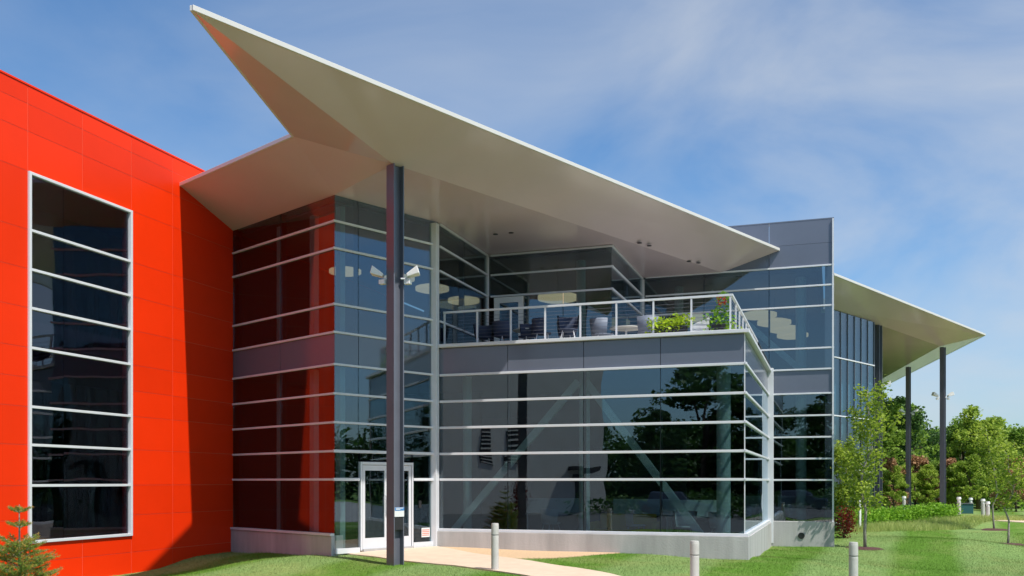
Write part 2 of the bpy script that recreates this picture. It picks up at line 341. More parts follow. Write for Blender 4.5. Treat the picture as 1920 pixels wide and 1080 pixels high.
PATH = [(-11.05, 20.1), (-9.89, 19.55), (-7.52, 18.35), (-4.83, 16.45), (-2.0, 13.6), (.2, 10.6), (2.2, 10.6), (-.4, 14.4), (-3.22, 17.1), (-5.0, 18.75), (-6.85, 20.05), (-8.4, 21.35), (-9.55, 22.35), (-9.72, 22.55)]
sheet('path', PATH, 'path', .03)
GRAV = [(-9.45, 22.27), (-8.4, 21.36), (-6.85, 20.06), (-6.1, 20.55), (-5.5, 21.6), (-4.9, 22.55), (-9.7, 22.62)]
sheet('gravel_strip', GRAV, 'gravel', .016)
CARPARK = [(-26, -44), (30, -44), (30, 6.0), (-11, 6.0), (-13.5, 7.5), (-26, 7.5)]
sheet('car_park', CARPARK, 'car_park', .02, cell=3.0)
BOUNCE_ROAD = [(13.5, 6.6), (48, 6.6), (48, 42), (16.5, 42)]
sheet('road', BOUNCE_ROAD, 'asphalt', .02, cell=3.0)  # unseen paving, added right of the view to bounce neutral light onto the soffits
FARPATH = [(-2, 47.2), (4.9, 45.2), (9, 44.4), (22, 44.0), (40, 44), (40, 50), (22, 49), (8, 49), (3, 52), (-2, 52)]
sheet('far_pavement', FARPATH, 'path', .03, cell=1.5)

# ------------------------------------------------------------------ glazing helper
LV = [.40, 1.70, 2.37, 3.05, 3.73, 4.42, 5.18, 5.84, 7.16, 7.80, 8.42]
def unit(a, b):
    d = math.hypot(b[0]-a[0], b[1]-a[1]); return ((b[0]-a[0])/d, (b[1]-a[1])/d), d
def wall(T, a, b, joints, rows, mull, zo=0.0, glass='glass', mh=.052, ext=(0, 0), vmull=True, proud=.045):
    """curtain wall from plan point a to b with the outside on the right-hand side; rows = (z0,z1,kind)"""
    d, Lw = unit(a, b); n = (d[1], -d[0])
    js = [0]+list(joints)+[Lw]
    for z0, z1, kind in rows:
        for i in range(len(js)-1):
            s0 = js[i]+(.008 if i else .004); s1 = js[i+1]-(.008 if i < len(js)-2 else .004)
            mb = MB().obox(a, d, n, s0, s1, -.03 if kind == 'glass' else -.10, 0, z0+.004, z1-.004)
            if kind == 'glass': mb.build('pane', glass, T)
            elif kind == 'sglass': mb.build('spandrel_pane', 'sglass', T)
            else: mb.build('panel', kind, T)
    for z in mull:
        MB().obox(a, d, n, -ext[0], Lw+ext[1], .002, proud, z-mh/2+zo, z+mh/2+zo).build('mullion', 'alu', T, bevel=.006)
    if vmull:
        z0 = min(r[0] for r in rows); z1 = max(r[1] for r in rows)
        for j in joints:
            MB().obox(a, d, n, j-.025, j+.025, -.17, -.033, z0, z1).build('vertical_mullion', 'dark', T)
    return d, n

A_ = (-11.15, 19.75); L3_ = (-15.34, 21.70); O_ = (-9.77, 22.72); K_ = (-1.97, 22.72); S_ = (-1.97, 31.12); R2_ = (-.01, 31.12)
B1 = (-9.77, 26.46); B2 = (-6.0, 26.46); B3 = (-6.0, 31.12); C_ = (-8.89, 18.25); E_ = (-3.41, 31.12); RT = (-1.64, 31.12); L1_ = (-10.87, 17.5); L2_ = (-15.34, 19.53); T_ = (-9.45, 12.3)

# ------------------------------------------------------------------ glass building
GB = empty('glass_building', (-8, 28, -.1), 'two storey glass and blue grey metal office building under the big pointed canopy', 'building')
# V1: left face beside the red wall
w1 = [(LV[i], LV[i+1], 'glass' if i != 5 else 'spandrel') for i in range(10)]
wall(GB, L3_, A_, [2.3], w1, LV[1:10], 0.0, ext=(-.02, .05))
MB().obox(L3_, *(lambda d: (d, (d[1], -d[0])))(unit(L3_, A_)[0]), 0, 4.62, -.25, .09, -.5, .37).build('plinth', 'conc', GB, bevel=.01)
MB().obox(L3_, *(lambda d: (d, (d[1], -d[0])))(unit(L3_, A_)[0]), 0, 4.615, .0, .12, .372, .425).build('sill', 'alu', GB)
# V2: entrance face
d2, Lv2 = unit(A_, O_); n2 = (d2[1], -d2[0])
rows = [(LV[i], LV[i+1], 'glass' if i != 5 else 'sglass') for i in range(2, 10)]
wall(GB, A_, O_, [.70, 2.11], rows, LV[3:10], .003, ext=(.055, -.15))
def pane_seg(T, a, d, n, s0, s1, z0, z1, m='glass', name='pane'):
    return MB().obox(a, d, n, s0+.006, s1-.006, -.03, 0, z0+.004, z1-.004).build(name, m, T)
pane_seg(GB, A_, d2, n2, 0, .70, .06, 1.70); pane_seg(GB, A_, d2, n2, 0, .70, 1.70, 2.37)
pane_seg(GB, A_, d2, n2, .76, 2.36, 2.17, 2.37, 'glass'); pane_seg(GB, A_, d2, n2, 2.40, 3.14, 1.70, 2.37); pane_seg(GB, A_, d2, n2, 2.40, 3.14, .10, 1.70)
for s0, s1, z in ((-.055, .70, 1.70), (2.40, 3.1, 1.70), (-.055, 3.1, 2.37)):
    MB().obox(A_, d2, n2, s0, s1, .002, .06, z-.035+.003, z+.035+.003).build('mullion', 'alu', GB, bevel=.006)
MB().obox(A_, d2, n2, 0, .71, -.03, .05, -.06, .06).build('sill', 'alu', GB)
MB().obox(A_, d2, n2, 2.40, 3.12, -.03, .05, -.06, .10).build('sill', 'alu', GB)
# entrance doors
for s0, s1 in ((.80, 1.55), (1.575, 2.33)):
    D = MB()
    z0, z1 = .015, 2.05; fw_ = .075
    D.obox(A_, d2, n2, s0, s0+fw_, -.02, .03, z0, z1); D.obox(A_, d2, n2, s1-fw_, s1, -.02, .03, z0, z1)
    D.obox(A_, d2, n2, s0+fw_, s1-fw_, -.018, .028, z0, z0+.26); D.obox(A_, d2, n2, s0+fw_, s1-fw_, -.018, .028, z1-.13, z1)
    dd = D.build('door', 'alu', GB)
    MB().obox(A_, d2, n2, s0+fw_, s1-fw_, -.005, .012, z0+.26, z1-.13).build('pane', 'glass', dd)
    hx = s1-fw_/2 if s0 < 1 else s0+fw_/2
    p = lambda s, o, z: (A_[0]+d2[0]*s+n2[0]*o, A_[1]+d2[1]*s+n2[1]*o, z)
    MB().tube([p(hx, .03, .85), p(hx, .08, .87), p(hx, .08, 1.28), p(hx, .03, 1.30)], .014, 8).build('handle', 'alu', dd, smooth=True)
DF = MB()
for s0, s1, z0, z1 in ((.735, .785, -.02, 2.13), (2.345, 2.395, -.02, 2.13), (.785, 2.345, 2.06, 2.13)): DF.obox(A_, d2, n2, s0, s1, -.06, .045, z0, z1)
DF.build('door_frame', 'alu', GB, bevel=.005)
MB().obox(A_, d2, n2, .79, 2.34, -.1, .1, -.06, .012).build('threshold', 'conc', GB)
MB().obox(A_, d2, n2, 2.60, 2.68, .001, .02, .98, 1.16).build('card_reader', 'dark', GB)
nt_ = MB().obox(A_, d2, n2, 2.70, 2.98, .001, .004, .22, .46).build('notice', 'planter', GB)
for k in range(4): MB().obox(A_, d2, n2, 2.72, 2.96, .0045, .006, .26+k*.045, .28+k*.045).build('printed_line', 'red_back', nt_)
# corner fin at the end of V2 and F
MB().box((-9.93, 22.50, -.1), (-9.73, 22.70, 8.36)).build('corner_post', 'alu', GB, bevel=.01)
# F: balcony block front
rows = [(LV[i], LV[i+1], 'glass') for i in range(0, 5)]+[(4.42, 5.12, 'spandrel')]
FJ = [1.92, 3.91, 5.82]
wall(GB, O_, K_, FJ, rows, LV[1:6], 0, ext=(-.05, .06), mh=.062)
MB().box((-9.72, 22.62, .372), (-1.88, 22.76, .43)).build('sill', 'alu', GB, bevel=.005)
MB().box((-9.80, 22.56, -.5), (-1.86, 22.95, .37)).build('plinth', 'conc', GB, bevel=.012)
MB().box((-9.72, 22.60, 5.135), (-1.86, 22.86, 5.22)).build('coping', 'alu', GB, bevel=.008)
MB().box((-1.980, 22.706, .43), (-1.956, 22.730, 5.13)).build('corner_trim', 'alu', GB)
# S: side of balcony block
wall(GB, K_, S_, [2.1, 4.2, 6.3], rows, LV[1:6], .003, ext=(.062, -.1), mh=.062)
MB().box((-2.06, 22.77, .372), (-1.89, 31.08, .432)).build('sill', 'alu', GB)
MB().box((-2.25, 22.96, -.6), (-1.86, 31.02, .365)).build('plinth', 'conc', GB, bevel=.012)
MB().box((-2.10, 22.865, 5.137), (-1.86, 31.08, 5.222)).build('coping', 'alu', GB, bevel=.008)
MB().box((-2.02, 30.98, -.3), (-1.80, 31.11, 5.25)).build('corner_post', 'alu', GB, bevel=.008)
# tower wall (R)
TJ = [4.06]
rowsT = [(LV[i], LV[i+1], 'glass' if i != 5 else 'spandrel') for i in range(10)]
wall(GB, (-1.90, 31.12), R2_, [], rowsT[:6], LV[1:6], 0, ext=(-.1, .03))
wall(GB, B3, R2_, [2.01, 4.06], [(5.18, 5.84, 'glass'), (5.84, 7.16, 'glass'), (7.16, 7.80, 'glass'), (7.80, 8.42, 'glass')], LV[6:10], 0, ext=(-.1, .03))
wall(GB, B3, R2_, [2.01, 4.06], [(8.42, 9.13, 'spandrel'), (9.13, 9.86, 'spandrel')], [8.42], 0, ext=(-.1, .03), vmull=False)
MB().box((-6.0, 31.115, 9.861), (.02, 31.45, 9.90)).build('coping', 'spandrel', GB)
MB().box((-.035, 31.06, -.3), (.015, 31.119, 9.86)).build('corner_post', 'alu', GB)
MB().box((-1.88, 31.0, -.7), (.03, 31.3, .40)).build('plinth', 'conc', GB, bevel=.012)
dp = MB().lathe((0, 0, 0), [(.10, -.02), (.10, .02)], 18)
dp.v = [(x-.95, 30.985+z*.5, -.05+y) for x, y, z in dp.v]; dp.f = [f[::-1] for f in dp.f]; dp.build('drain_pipe', 'dark', GB)
# tower right side wall
MB().box((-.25, 31.31, -.4), (-.012, 39.2, 9.86)).build('side_wall', 'spandrel', GB)
# balcony-level set back walls
rb = [(5.18, 5.84, 'glass'), (5.84, 7.16, 'glass'), (7.16, 7.80, 'glass'), (7.80, 8.36, 'glass')]
wall(GB, O_, B1, [1.87], rb, [5.84, 7.16, 7.80, 8.38], .003, ext=(-.05, -.06))
wall(GB, B1, B2, [], [(7.16, 7.80, 'glass'), (7.80, 8.36, 'glass')], [7.16, 7.80, 8.38], 0, ext=(-.1, .06))
for s0, s1 in ((1.15, 2.32), (2.34, 3.77)): MB().obox(B1, (1, 0), (0, -1), s0, s1, -.03, 0, 5.2, 7.15).build('pane', 'glass', GB)
wall(GB, B2, B3, [2.33], rb, [5.84, 7.16, 7.80, 8.38], .003, ext=(.06, -.1))
MB().box((-9.84, 26.36, 5.2), (-9.73, 26.46, 8.35)).build('corner_post', 'alu', GB, bevel=.005)
MB().box((-6.08, 31.0, 5.2), (-5.94, 31.10, 8.35)).build('corner_post', 'alu', GB, bevel=.005)
bd = MB()
for a, b in (((-9.56, 26.42, 5.2), (-9.40, 26.50, 7.12)), ((-8.80, 26.42, 5.2), (-8.66, 26.50, 7.12)), ((-9.40, 26.42, 6.95), (-8.80, 26.50, 7.12)), ((-9.40, 26.42, 5.2), (-8.80, 26.50, 5.45))): bd.box(a, b)
bdd = bd.build('door', 'white', GB); MB().box((-9.40, 26.45, 5.45), (-8.80, 26.46, 6.95)).build('pane', 'glass', bdd)
# floors, ceilings, roof slab, back walls
main = [L3_, A_, O_, K_, S_, (-.26, 31.2), (-.26, 39.4), (-15.2, 39.4)]
upper = [L3_, A_, O_, B1, B2, B3, (-.26, 31.2), (-.26, 39.4), (-15.2, 39.4)]
def inset(poly, r=.20):
    n = len(poly); o = []
    for i in range(n):
        a = Vector(poly[i-1]); b = Vector(poly[i]); c = Vector(poly[(i+1) % n]); e1 = (b-a).normalized(); e2 = (c-b).normalized()
        m1 = Vector((-e1.y, e1.x)); m2 = Vector((-e2.y, e2.x)); bi = (m1+m2).normalized(); o.append(tuple(b+bi*(r/max(.3, bi.dot(m1)))))
    return o
mi = inset(main); ui = inset(upper)
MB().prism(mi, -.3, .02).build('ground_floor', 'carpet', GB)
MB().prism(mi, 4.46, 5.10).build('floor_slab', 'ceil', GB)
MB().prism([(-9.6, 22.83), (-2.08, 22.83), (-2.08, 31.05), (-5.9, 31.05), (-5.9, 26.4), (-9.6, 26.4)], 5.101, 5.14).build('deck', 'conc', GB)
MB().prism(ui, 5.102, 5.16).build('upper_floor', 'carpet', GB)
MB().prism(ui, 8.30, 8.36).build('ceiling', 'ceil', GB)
MB().prism(inset(upper, .11), 8.43, 9.02).build('roof_slab', 'roof', GB)
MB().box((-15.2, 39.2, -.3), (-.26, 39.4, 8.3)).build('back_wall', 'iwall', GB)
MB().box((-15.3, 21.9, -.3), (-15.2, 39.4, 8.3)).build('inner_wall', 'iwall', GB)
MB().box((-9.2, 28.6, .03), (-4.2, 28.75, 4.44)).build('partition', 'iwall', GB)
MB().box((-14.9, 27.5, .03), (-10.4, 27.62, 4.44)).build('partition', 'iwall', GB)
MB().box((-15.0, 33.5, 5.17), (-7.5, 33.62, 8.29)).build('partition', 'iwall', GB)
# steel cross braces behind the front glass and in the tower
def bar(p, q, w, t):
    p = Vector(p); q = Vector(q); d = (q-p).normalized(); u = Vector((0, 1, 0)); v = d.cross(u).normalized()
    b = [p+v*w+u*t, p-v*w+u*t, p-v*w-u*t, p+v*w-u*t]; return MB().hexa(b, [x+(q-p) for x in b])
bar((-6.15, 23.3, 4.2), (-9.7, 23.3, .2), .09, .06).build('diagonal_brace', 'icol', GB)
bar((-5.95, 23.3, 4.2), (-2.95, 23.3, .2), .09, .06).build('diagonal_brace', 'icol', GB)
bar((-3.9, 32.1, 8.0), (-.6, 32.1, 4.9), .10, .06).build('diagonal_brace', 'icol', GB)
for x, y, z0, z1, r in ((-2.55, 23.6, 0, 4.46, .17), (-6.05, 23.55, 0, 4.46, .14), (-1.0, 32.2, 0, 8.3, .17), (-9.3, 23.6, 0, 4.46, .12), (-5.0, 32.4, 5.1, 8.3, .15), (-7.2, 27.6, 5.1, 8.3, .14)):
    MB().lathe((x, y, z0), [(r, 0), (r, z1-z0)], 20).build('interior_column', 'icol', GB, smooth=False)
for s in (1.45, 2.95, .35):
    for z0, z1 in ((.0, 4.44), (5.17, 8.29)):
        MB().obox(A_, (-d2[1], d2[0]), (d2[0], d2[1]), s-.09, s+.09, .35, .50, z0, z1).build('interior_column', 'icol', GB)
# canopy roof: flat top, folded soffit
ZE = 8.985; ZS = 8.42
CP = MB()
top = [L2_, (-15.34, 21.75), (-15.2, 31.0), (-5.9, 31.11), (-1.64, 31.11), T_, L1_]
cr = MB().prism(top[::-1] if False else [L2_, L1_, T_, RT, (-15.33, 31.1)], ZE+.035, ZE+.075).build('canopy_roof', 'roof', GB, label='big flat canopy roof running out to a sharp point over the entrance')
def poly3(name, pts, m, parent, t=.03):
    n = len(pts); b = [tuple(p) for p in pts]; u = [(x, y, z+t) for x, y, z in b]
    return MB().add(b+u, [tuple(range(n-1, -1, -1)), tuple(range(n, 2*n))]+[(i, (i+1) % n, n+(i+1) % n, n+i) for i in range(n)]).build(name, m, parent)
z3 = lambda p, z: (p[0], p[1], z)
AP = z3(C_, ZS)
poly3('soffit_panel', [z3(T_, ZE), z3(RT, ZE), z3(E_, ZS), AP], 'soffit', cr)
poly3('soffit_panel', [z3(L1_, ZE), z3(T_, ZE), AP], 'soffit', cr)
Ain = (A_[0]-.0, A_[1]+.0)
poly3('soffit_panel', [z3(L2_, ZE), z3(L1_, ZE), z3(A_, ZS-.0), z3(L3_, ZS)], 'soffit', cr)
poly3('soffit_panel', [z3(L1_, ZE), AP, z3(A_, ZS)], 'soffit', cr)
poly3('soffit_panel', [z3(A_, ZS), AP, z3(E_, ZS), (-5.99, 31.11, ZS), (-5.99, 26.45, ZS), (-9.78, 26.45, ZS), (-9.78, 22.72, ZS)], 'soffit', cr)
def fascia(a, b, parent, z0=ZE-.008, z1=ZE+.078, th=.035, zo=0):
    d, Lw = unit(a, b); n = (d[1], -d[0])
    return MB().obox(a, d, n, 0, Lw, -.01, th, z0+zo, z1+zo).build('fascia', 'fascia', parent, bevel=.005)
fascia(L2_, L1_, cr); fascia(L1_, T_, cr, zo=.002); fascia(T_, RT, cr, zo=.001)
# recessed soffit lights
for x, y in ((-8.75, 24.3), (-8.3, 24.3), (-5.2, 26.5), (-5.0, 26.9), (-4.2, 29.2), (-3.95, 29.5)):
    MB().lathe((x, y, ZS-.012), [(.07, 0), (.07, .011)], 14).build('downlight', 'dark', cr)

def flood(parent, p, d, n, side):
    """wedge shaped floodlight head on a short arm; d along, n outward"""
    dv = Vector((d[0], d[1], 0)); nv = Vector((n[0], n[1], 0)); P = Vector(p)
    o = dv*side
    arm = MB().tube([P-o*.02, P+o*.10, P+o*.12+Vector((0, 0, .03))], .022, 8).build('light_arm', 'alu', parent)
    c = P+o*.24+Vector((0, 0, .06)); u = (o*1.0+Vector((0, 0, .28))).normalized(); w = o.cross(Vector((0, 0, 1))).normalized(); h = u.cross(w)
    if h.z < 0: h = -h
    lo = [c-u*.12-w*.11, c-u*.12+w*.11, c+u*.15+w*.15, c+u*.15-w*.15]; hi = [q_+h*(.07 if i < 2 else .17) for i, q_ in enumerate(lo)]
    MB().hexa(lo, hi).build('floodlight', 'white', parent, bevel=.012)
    c2 = P+o*.13+Vector((0, 0, -.07)); MB().box(tuple(c2-Vector((.07, .06, .05))), tuple(c2+Vector((.07, .06, .05)))).build('ballast_box', 'white', parent, bevel=.01)
def hcol(T, c, z0, z1, d=d2, fz=6.0, k=1.0, sign=False):
    n = (d[1], -d[0]); m = MB()
    m.obox(c, n, d, -.125*k, .125*k, -.14*k, -.115*k, z0, z1)         # front flange
    m.obox(c, n, d, -.125*k, .125*k, .115*k, .14*k, z0, z1)           # back flange
    m.obox(c, n, d, -.012*k, .012*k, -.115*k, .115*k, z0, z1)         # web
    o = m.build('steel_column', 'steel', T)
    if fz:
        sd = (math.cos(R(18.8)), math.sin(R(18.8)))
        for s in (-1, 1): flood(o, (c[0]+sd[0]*.14*s, c[1]+sd[1]*.14*s, fz), sd, n, s)
    return o
col = hcol(GB, (C_[0]-.01, C_[1]+.12), g1(*C_)-.1, ZS)
sg = MB().obox(C_, n2, d2, .133, .145, -.09, .13, .0, 0).v and None
cc = (C_[0]-.01, C_[1]+.12)
pl = MB().obox(cc, d2, n2, -.13, .13, .128, .14, .90, 1.10).build('column_sign', 'planter', col, label='small white and blue notice on the column')
MB().obox(cc, d2, n2, -.128, .128, .1405, .143, 1.03, 1.098).build('blue_band', 'blue_ink', col)
MB().obox(cc, d2, n2, -.10, .02, .1435, .145, 1.05, 1.065).build('printed_line', 'planter', col)
MB().obox(cc, d2, n2, -.10, .10, .1435, .145, 1.075, 1.088).build('printed_line', 'planter', col)
MB().obox(cc, d2, n2, -.11, .11, .02, .126, .62, .88).build('junction_box', 'dark', col)

# railing (part of the balcony): rail > posts, cables
yr = 22.98; xr0 = -9.70; step = .922; zr = 6.10
rl = MB().box((xr0-.03, yr-.03, zr-.025), (xr0+8*step+.06, yr+.03, zr+.025)); xe = xr0+8*step+.03
rl.box((xe-.03, yr+.031, zr-.025), (xe+.03, 30.95, zr+.025))
rail = rl.build('railing', 'alu', GB)
for k in range(9): MB().box((xr0+k*step-.02, yr-.022, 5.141), (xr0+k*step+.02, yr+.022, zr-.026)).build('post', 'alu', rail)
for k in range(1, 9): MB().box((xe-.02, yr+k*.98-.02, 5.141), (xe+.02, yr+k*.98+.02, zr-.026)).build('post', 'alu', rail)
for k in range(9):
    z = 5.24+k*.09
    MB().tube([(xr0, yr, z), (xe, yr, z)], .004, 5).build('cable', 'steel', rail)
    MB().tube([(xe, yr, z), (xe, 30.9, z)], .004, 5).build('cable', 'steel', rail)

# ------------------------------------------------------------------ red building
RB = empty('red_building', (-20, 16, -.5), 'bright orange red metal panelled wing with one tall striped window', 'building')
ZT = 9.62
ySplit = [10.0, 11.9, 13.35, 14.84, 16.30, 17.80, 19.24, 21.70]
zl = [-.7, .02, .88, 1.57, 2.39, 3.16, 3.75, 4.35, 5.15, 5.93, 6.72, 7.90, 8.70, 9.25, ZT]
for i in range(len(ySplit)-1):
    for j in range(len(zl)-1):
        y0, y1, z0, z1 = ySplit[i], ySplit[i+1], zl[j], zl[j+1]
        if 14.8 < y0 < 17.7:
            if z0 >= .8 and z1 <= 7.95: continue
            if abs(z0-.02) < .01: z1 = .40
        MB().box((-15.3455, y0+.006, z0+.006), (-15.34, y1-.006, z1-.006)).build('panel', 'red', RB)
bk = MB()
bk.box((-15.6, 10.0, -.8), (-15.347, 14.84, ZT-.01)); bk.box((-15.6, 17.80, -.8), (-15.347, 21.70, ZT-.01))
bk.box((-15.6, 14.84, -.8), (-15.347, 17.80, .40)); bk.box((-15.6, 14.84, 7.9), (-15.347, 17.80, ZT-.01)); bk.build('wall_core', 'red_back', RB)
MB().box((-15.8, 9.8, ZT+.002), (-15.325, 31.1, ZT+.04)).build('coping', 'red', RB)
MB().box((-15.6, 21.9, 8.35), (-15.345, 31.1, ZT)).build('upper_wall', 'red', RB)
MB().box((-30, 9.7, -.8), (-15.345, 9.995, ZT)).build('end_wall', 'red', RB)
MB().box((-30, 31.1, -.8), (-15.345, 31.3, ZT)).build('rear_wall', 'red', RB)
MB().box((-30.2, 9.7, -.8), (-30.01, 31.3, ZT)).build('far_side_wall', 'red', RB)
MB().box((-30, 10.0, 9.3), (-15.8, 31.1, 9.55)).build('roof', 'roof', RB)
MB().box((-30, 10.0, 4.5), (-15.62, 31.1, 4.95)).build('floor_slab', 'ceil', RB)
MB().box((-30, 10.0, -.2), (-15.62, 31.1, .1)).build('ground_floor', 'carpet', RB)
MB().box((-21.4, 10.0, .1), (-21.2, 31.1, 9.3)).build('partition', 'iwall', RB)
wf = MB()
y0, y1, z0, z1 = 14.84, 17.80, .40, 7.90
wf.box((-15.40, y0, z0), (-15.295, y0+.062, z1)); wf.box((-15.40, y1-.062, z0), (-15.295, y1, z1))
wf.box((-15.40, y0+.062, z0), (-15.297, y1-.062, z0+.06)); wf.box((-15.40, y0+.062, z1-.06), (-15.297, y1-.062, z1))
win = wf.build('window_frame', 'alu', RB, bevel=.005)
wl = [.42, 1.57, 2.39, 3.16, 4.35, 5.15, 5.93, 6.72, 7.88]
for z in wl[1:-1]: MB().box((-15.40, y0+.063, z-.027), (-15.30, y1-.063, z+.027)).build('mullion', 'alu', win, bevel=.004)
for i in range(8):
    for ya, yb in ((y0+.088, y0+.95), (y0+.958, y1-.088)):
        MB().box((-15.39, ya, wl[i]+.036), (-15.36, yb, wl[i+1]-.036)).build('pane', 'glass_wing', win)

# ------------------------------------------------------------------ far wing with the second canopy
FW = empty('far_wing', (-2, 48, 0), 'far office wing with tall blue reflecting glass under the second canopy', 'building')
wa = (-.01, 39.15); wb = (1.62, 42.74)
dd_, Lf = unit(wa, wb)
rowsF = [(.1, 2.6, 'glass'), (2.6, 4.95, 'glass'), (4.95, 6.75, 'glass'), (6.75, 8.38, 'glass')]
wall(FW, wa, wb, [Lf*k/6 for k in range(1, 6)], [(.0, 2.2, 'glass'), (2.2, 4.25, 'glass'), (4.25, 6.55, 'glass'), (6.55, 8.40, 'glass')], [.0, 4.25, 6.55], 0, mh=.05)
for k in range(7): MB().obox(wa, dd_, (dd_[1], -dd_[0]), Lf*k/6-.014, Lf*k/6+.014, .001, .03, -.1, 8.4).build('vertical_mullion', 'steel', FW)
w2 = (wb[0]-9*.906, wb[1]+9*.4226)
wall(FW, wb, w2, [1.5, 3, 4.5, 6, 7.5], [(.0, 2.2, 'glass'), (2.2, 4.25, 'glass'), (4.25, 6.55, 'glass'), (6.55, 8.40, 'glass')], [.0, 4.25, 6.55], .003, mh=.05)
fp = [wa, wb, w2, (-12, 47), (-12, 39.6), (-.3, 39.6)]; fpi = inset(fp, .3)
MB().prism(fpi, -.2, .0).build('ground_floor', 'carpet', FW); MB().prism(fpi, 4.1, 4.5).build('floor_slab', 'ceil', FW); MB().prism(fpi, 8.41, 9.0).build('roof_slab', 'roof', FW)
MB().box((-10, 42.0, 0), (-2.0, 42.2, 8.4)).build('partition', 'iwall', FW)
TA = (0.0, 35.43); TT = (7.2, 52.47); TB1 = (3.79, 77.4); TI = (0, 39.1); c1 = (1.83, 43.82); c2 = (4.19, 60.3); c3 = (5.22, 52.01)
cf = MB().prism([TA, TT, TB1, (-10, 70), (-10, 41), (0.0, 41)], ZE+.035, ZE+.075).build('canopy_roof', 'roof', FW, label='second pointed canopy roof on dark steel columns')
c1b = (5.05, 51.6)
poly3('soffit_panel', [z3(TA, ZE), z3(TT, ZE), z3(c1b, ZS), (0.0, 39.1, ZS)], 'soffit', cf)
poly3('soffit_panel', [z3(TT, ZE), z3(TB1, ZE), (2.6, 70, ZS), z3(c1b, ZS)], 'soffit', cf)
poly3('soffit_panel', [(0.0, 39.1, ZS), z3(c1b, ZS), (2.6, 70, ZS), (-8, 68, ZS), (-8, 41, ZS)], 'soffit', cf)
fascia(TA, TT, cf); fascia(TT, TB1, cf, zo=.002)
for c, fz, kk in ((c1, 5.75, 1.05), (c3, 5.9, .88), (c2, 5.7, .88)): hcol(FW, c, g1(*c)-.1, ZS-.002, fz=fz, k=kk)
# low entrance canopy at the wing
ea = (-.1, 37.7); eb = (1.15, 38.75); de, Le = unit(ea, eb)
ec = MB().obox(ea, de, (de[1], -de[0]), .1, Le, -1.0, .3, 2.0, 2.16).build('entrance_canopy', 'white', FW, bevel=.02)
MB().obox(ea, de, (de[1], -de[0]), Le-.42, Le-.34, .1, .18, -.2, 1.998).build('canopy_post', 'white', FW)

# ------------------------------------------------------------------ building reflected in the front glass (behind the camera, left)
NB = empty('greige_building', (-22, -16, -.5), 'plain greige building with two dark louvers, seen mirrored in the front glass', 'building')
a_, b_ = (-24.5, -8.7), (-15.5, -20.1); dn, Ln = unit(a_, b_)
nn_ = (-dn[1], dn[0])        # outward towards the glass building
MB().obox(a_, dn, nn_, 0, Ln, -9, 0, -.9, 10.2).build('wall', 'grey_wall', NB)
MB().obox(a_, dn, nn_, -.1, Ln+.1, -9.1, .1, 10.202, 10.4).build('coping', 'louver', NB)
for s in (4.3, 6.3):
    lv = MB().obox(a_, dn, nn_, s, s+.9, .001, .04, 2.8, 5.1).build('louver', 'louver', NB)
    for k in range(9): MB().obox(a_, dn, nn_, s+.03, s+.87, .041, .10, 2.85+k*.25, 2.93+k*.25).build('slat', 'grey_wall', lv)
MB().obox(a_, dn, nn_, 11.6, 12.7, .002, .06, -.5, 2.1).build('door', 'louver', NB)
MB().obox(a_, dn, nn_, 11.2, 13.1, .002, 1.0, 2.35, 2.6).build('door_hood', 'louver', NB)

# ------------------------------------------------------------------ interior and balcony furniture
def chair(m, label, cat='chair'):
    t = empty('chair', (0, 0, 0), label, cat, None)
    s = MB().lathe((0, 0, .42), [(.16, 0), (.24, .02), (.25, .05), (.21, .06)], 14).build('seat', m, t, smooth=True)
    b = MB(); k = 9; vs_ = []
    for r_, zz in ((.24, .44), (.27, .62), (.29, .84), (.26, .84), (.24, .62), (.21, .46)):
        for j in range(k):
            an = math.pi*(-.05+1.10*j/(k-1)); vs_.append((r_*math.cos(an), r_*math.sin(an), zz))
    fs_ = [(i*k+j, i*k+j+1, ((i+1) % 6)*k+j+1, ((i+1) % 6)*k+j) for i in range(6) for j in range(k-1)]
    b.add(vs_, fs_).build('backrest', m, t, smooth=True)
    for sx in (-1, 1):
        for sy in (-1, 1): MB().tube([(sx*.14, sy*.14, .43), (sx*.22, sy*.22, 0)], .013, 6).build('leg', 'alu', t)
    return t
cb = chair('chair_blue', ''); cb['group'] = 'dark blue balcony chairs'
LC = ['dark blue shell chair, leftmost on the balcony, near the wall post', 'dark blue shell chair in front of the balcony door left jamb', 'dark blue shell chair below the right jamb of the balcony door',
      'dark blue shell chair just right of the balcony door', 'dark blue shell chair left of the pale chairs on the balcony', 'dark blue shell chair nearest the pale round balcony table']
for i, (x, y, a) in enumerate(((-9.1, 24.3, .4), (-8.5, 24.2, 2.6), (-7.9, 24.5, -.6), (-7.35, 24.1, 1.9), (-6.8, 24.6, 3.0), (-6.55, 23.8, .2))): place(cb, i, (x, y, 5.141), a, LC[i])
cp = chair('chair_pale', ''); cp['group'] = 'pale balcony chairs'
for i, (x, y, a, l) in enumerate(((-6.0, 25.2, 2.2, 'pale grey rounded chair left of the round balcony table'), (-4.75, 25.3, -2.3, 'pale grey rounded chair right of the round balcony table'))): place(cp, i, (x, y, 5.141), a, l, 1.12)
def table(x, y, z, r, h, label):
    t = empty('round_table', (x, y, z), label, 'table')
    MB().lathe((x, y, z+h-.03), [(r, 0), (r, .03)], 24).build('tabletop', 'desk', t); MB().lathe((x, y, z), [(.22, 0), (.22, .02), (.03, .05), (.03, h-.031)], 14).build('pedestal', 'alu', t)
table(-5.4, 25.6, 5.141, .45, .74, 'pale round table on the balcony between the two pale chairs')
table(-8.1, 25.1, 5.141, .4, .74, 'round table behind the dark blue balcony chairs')
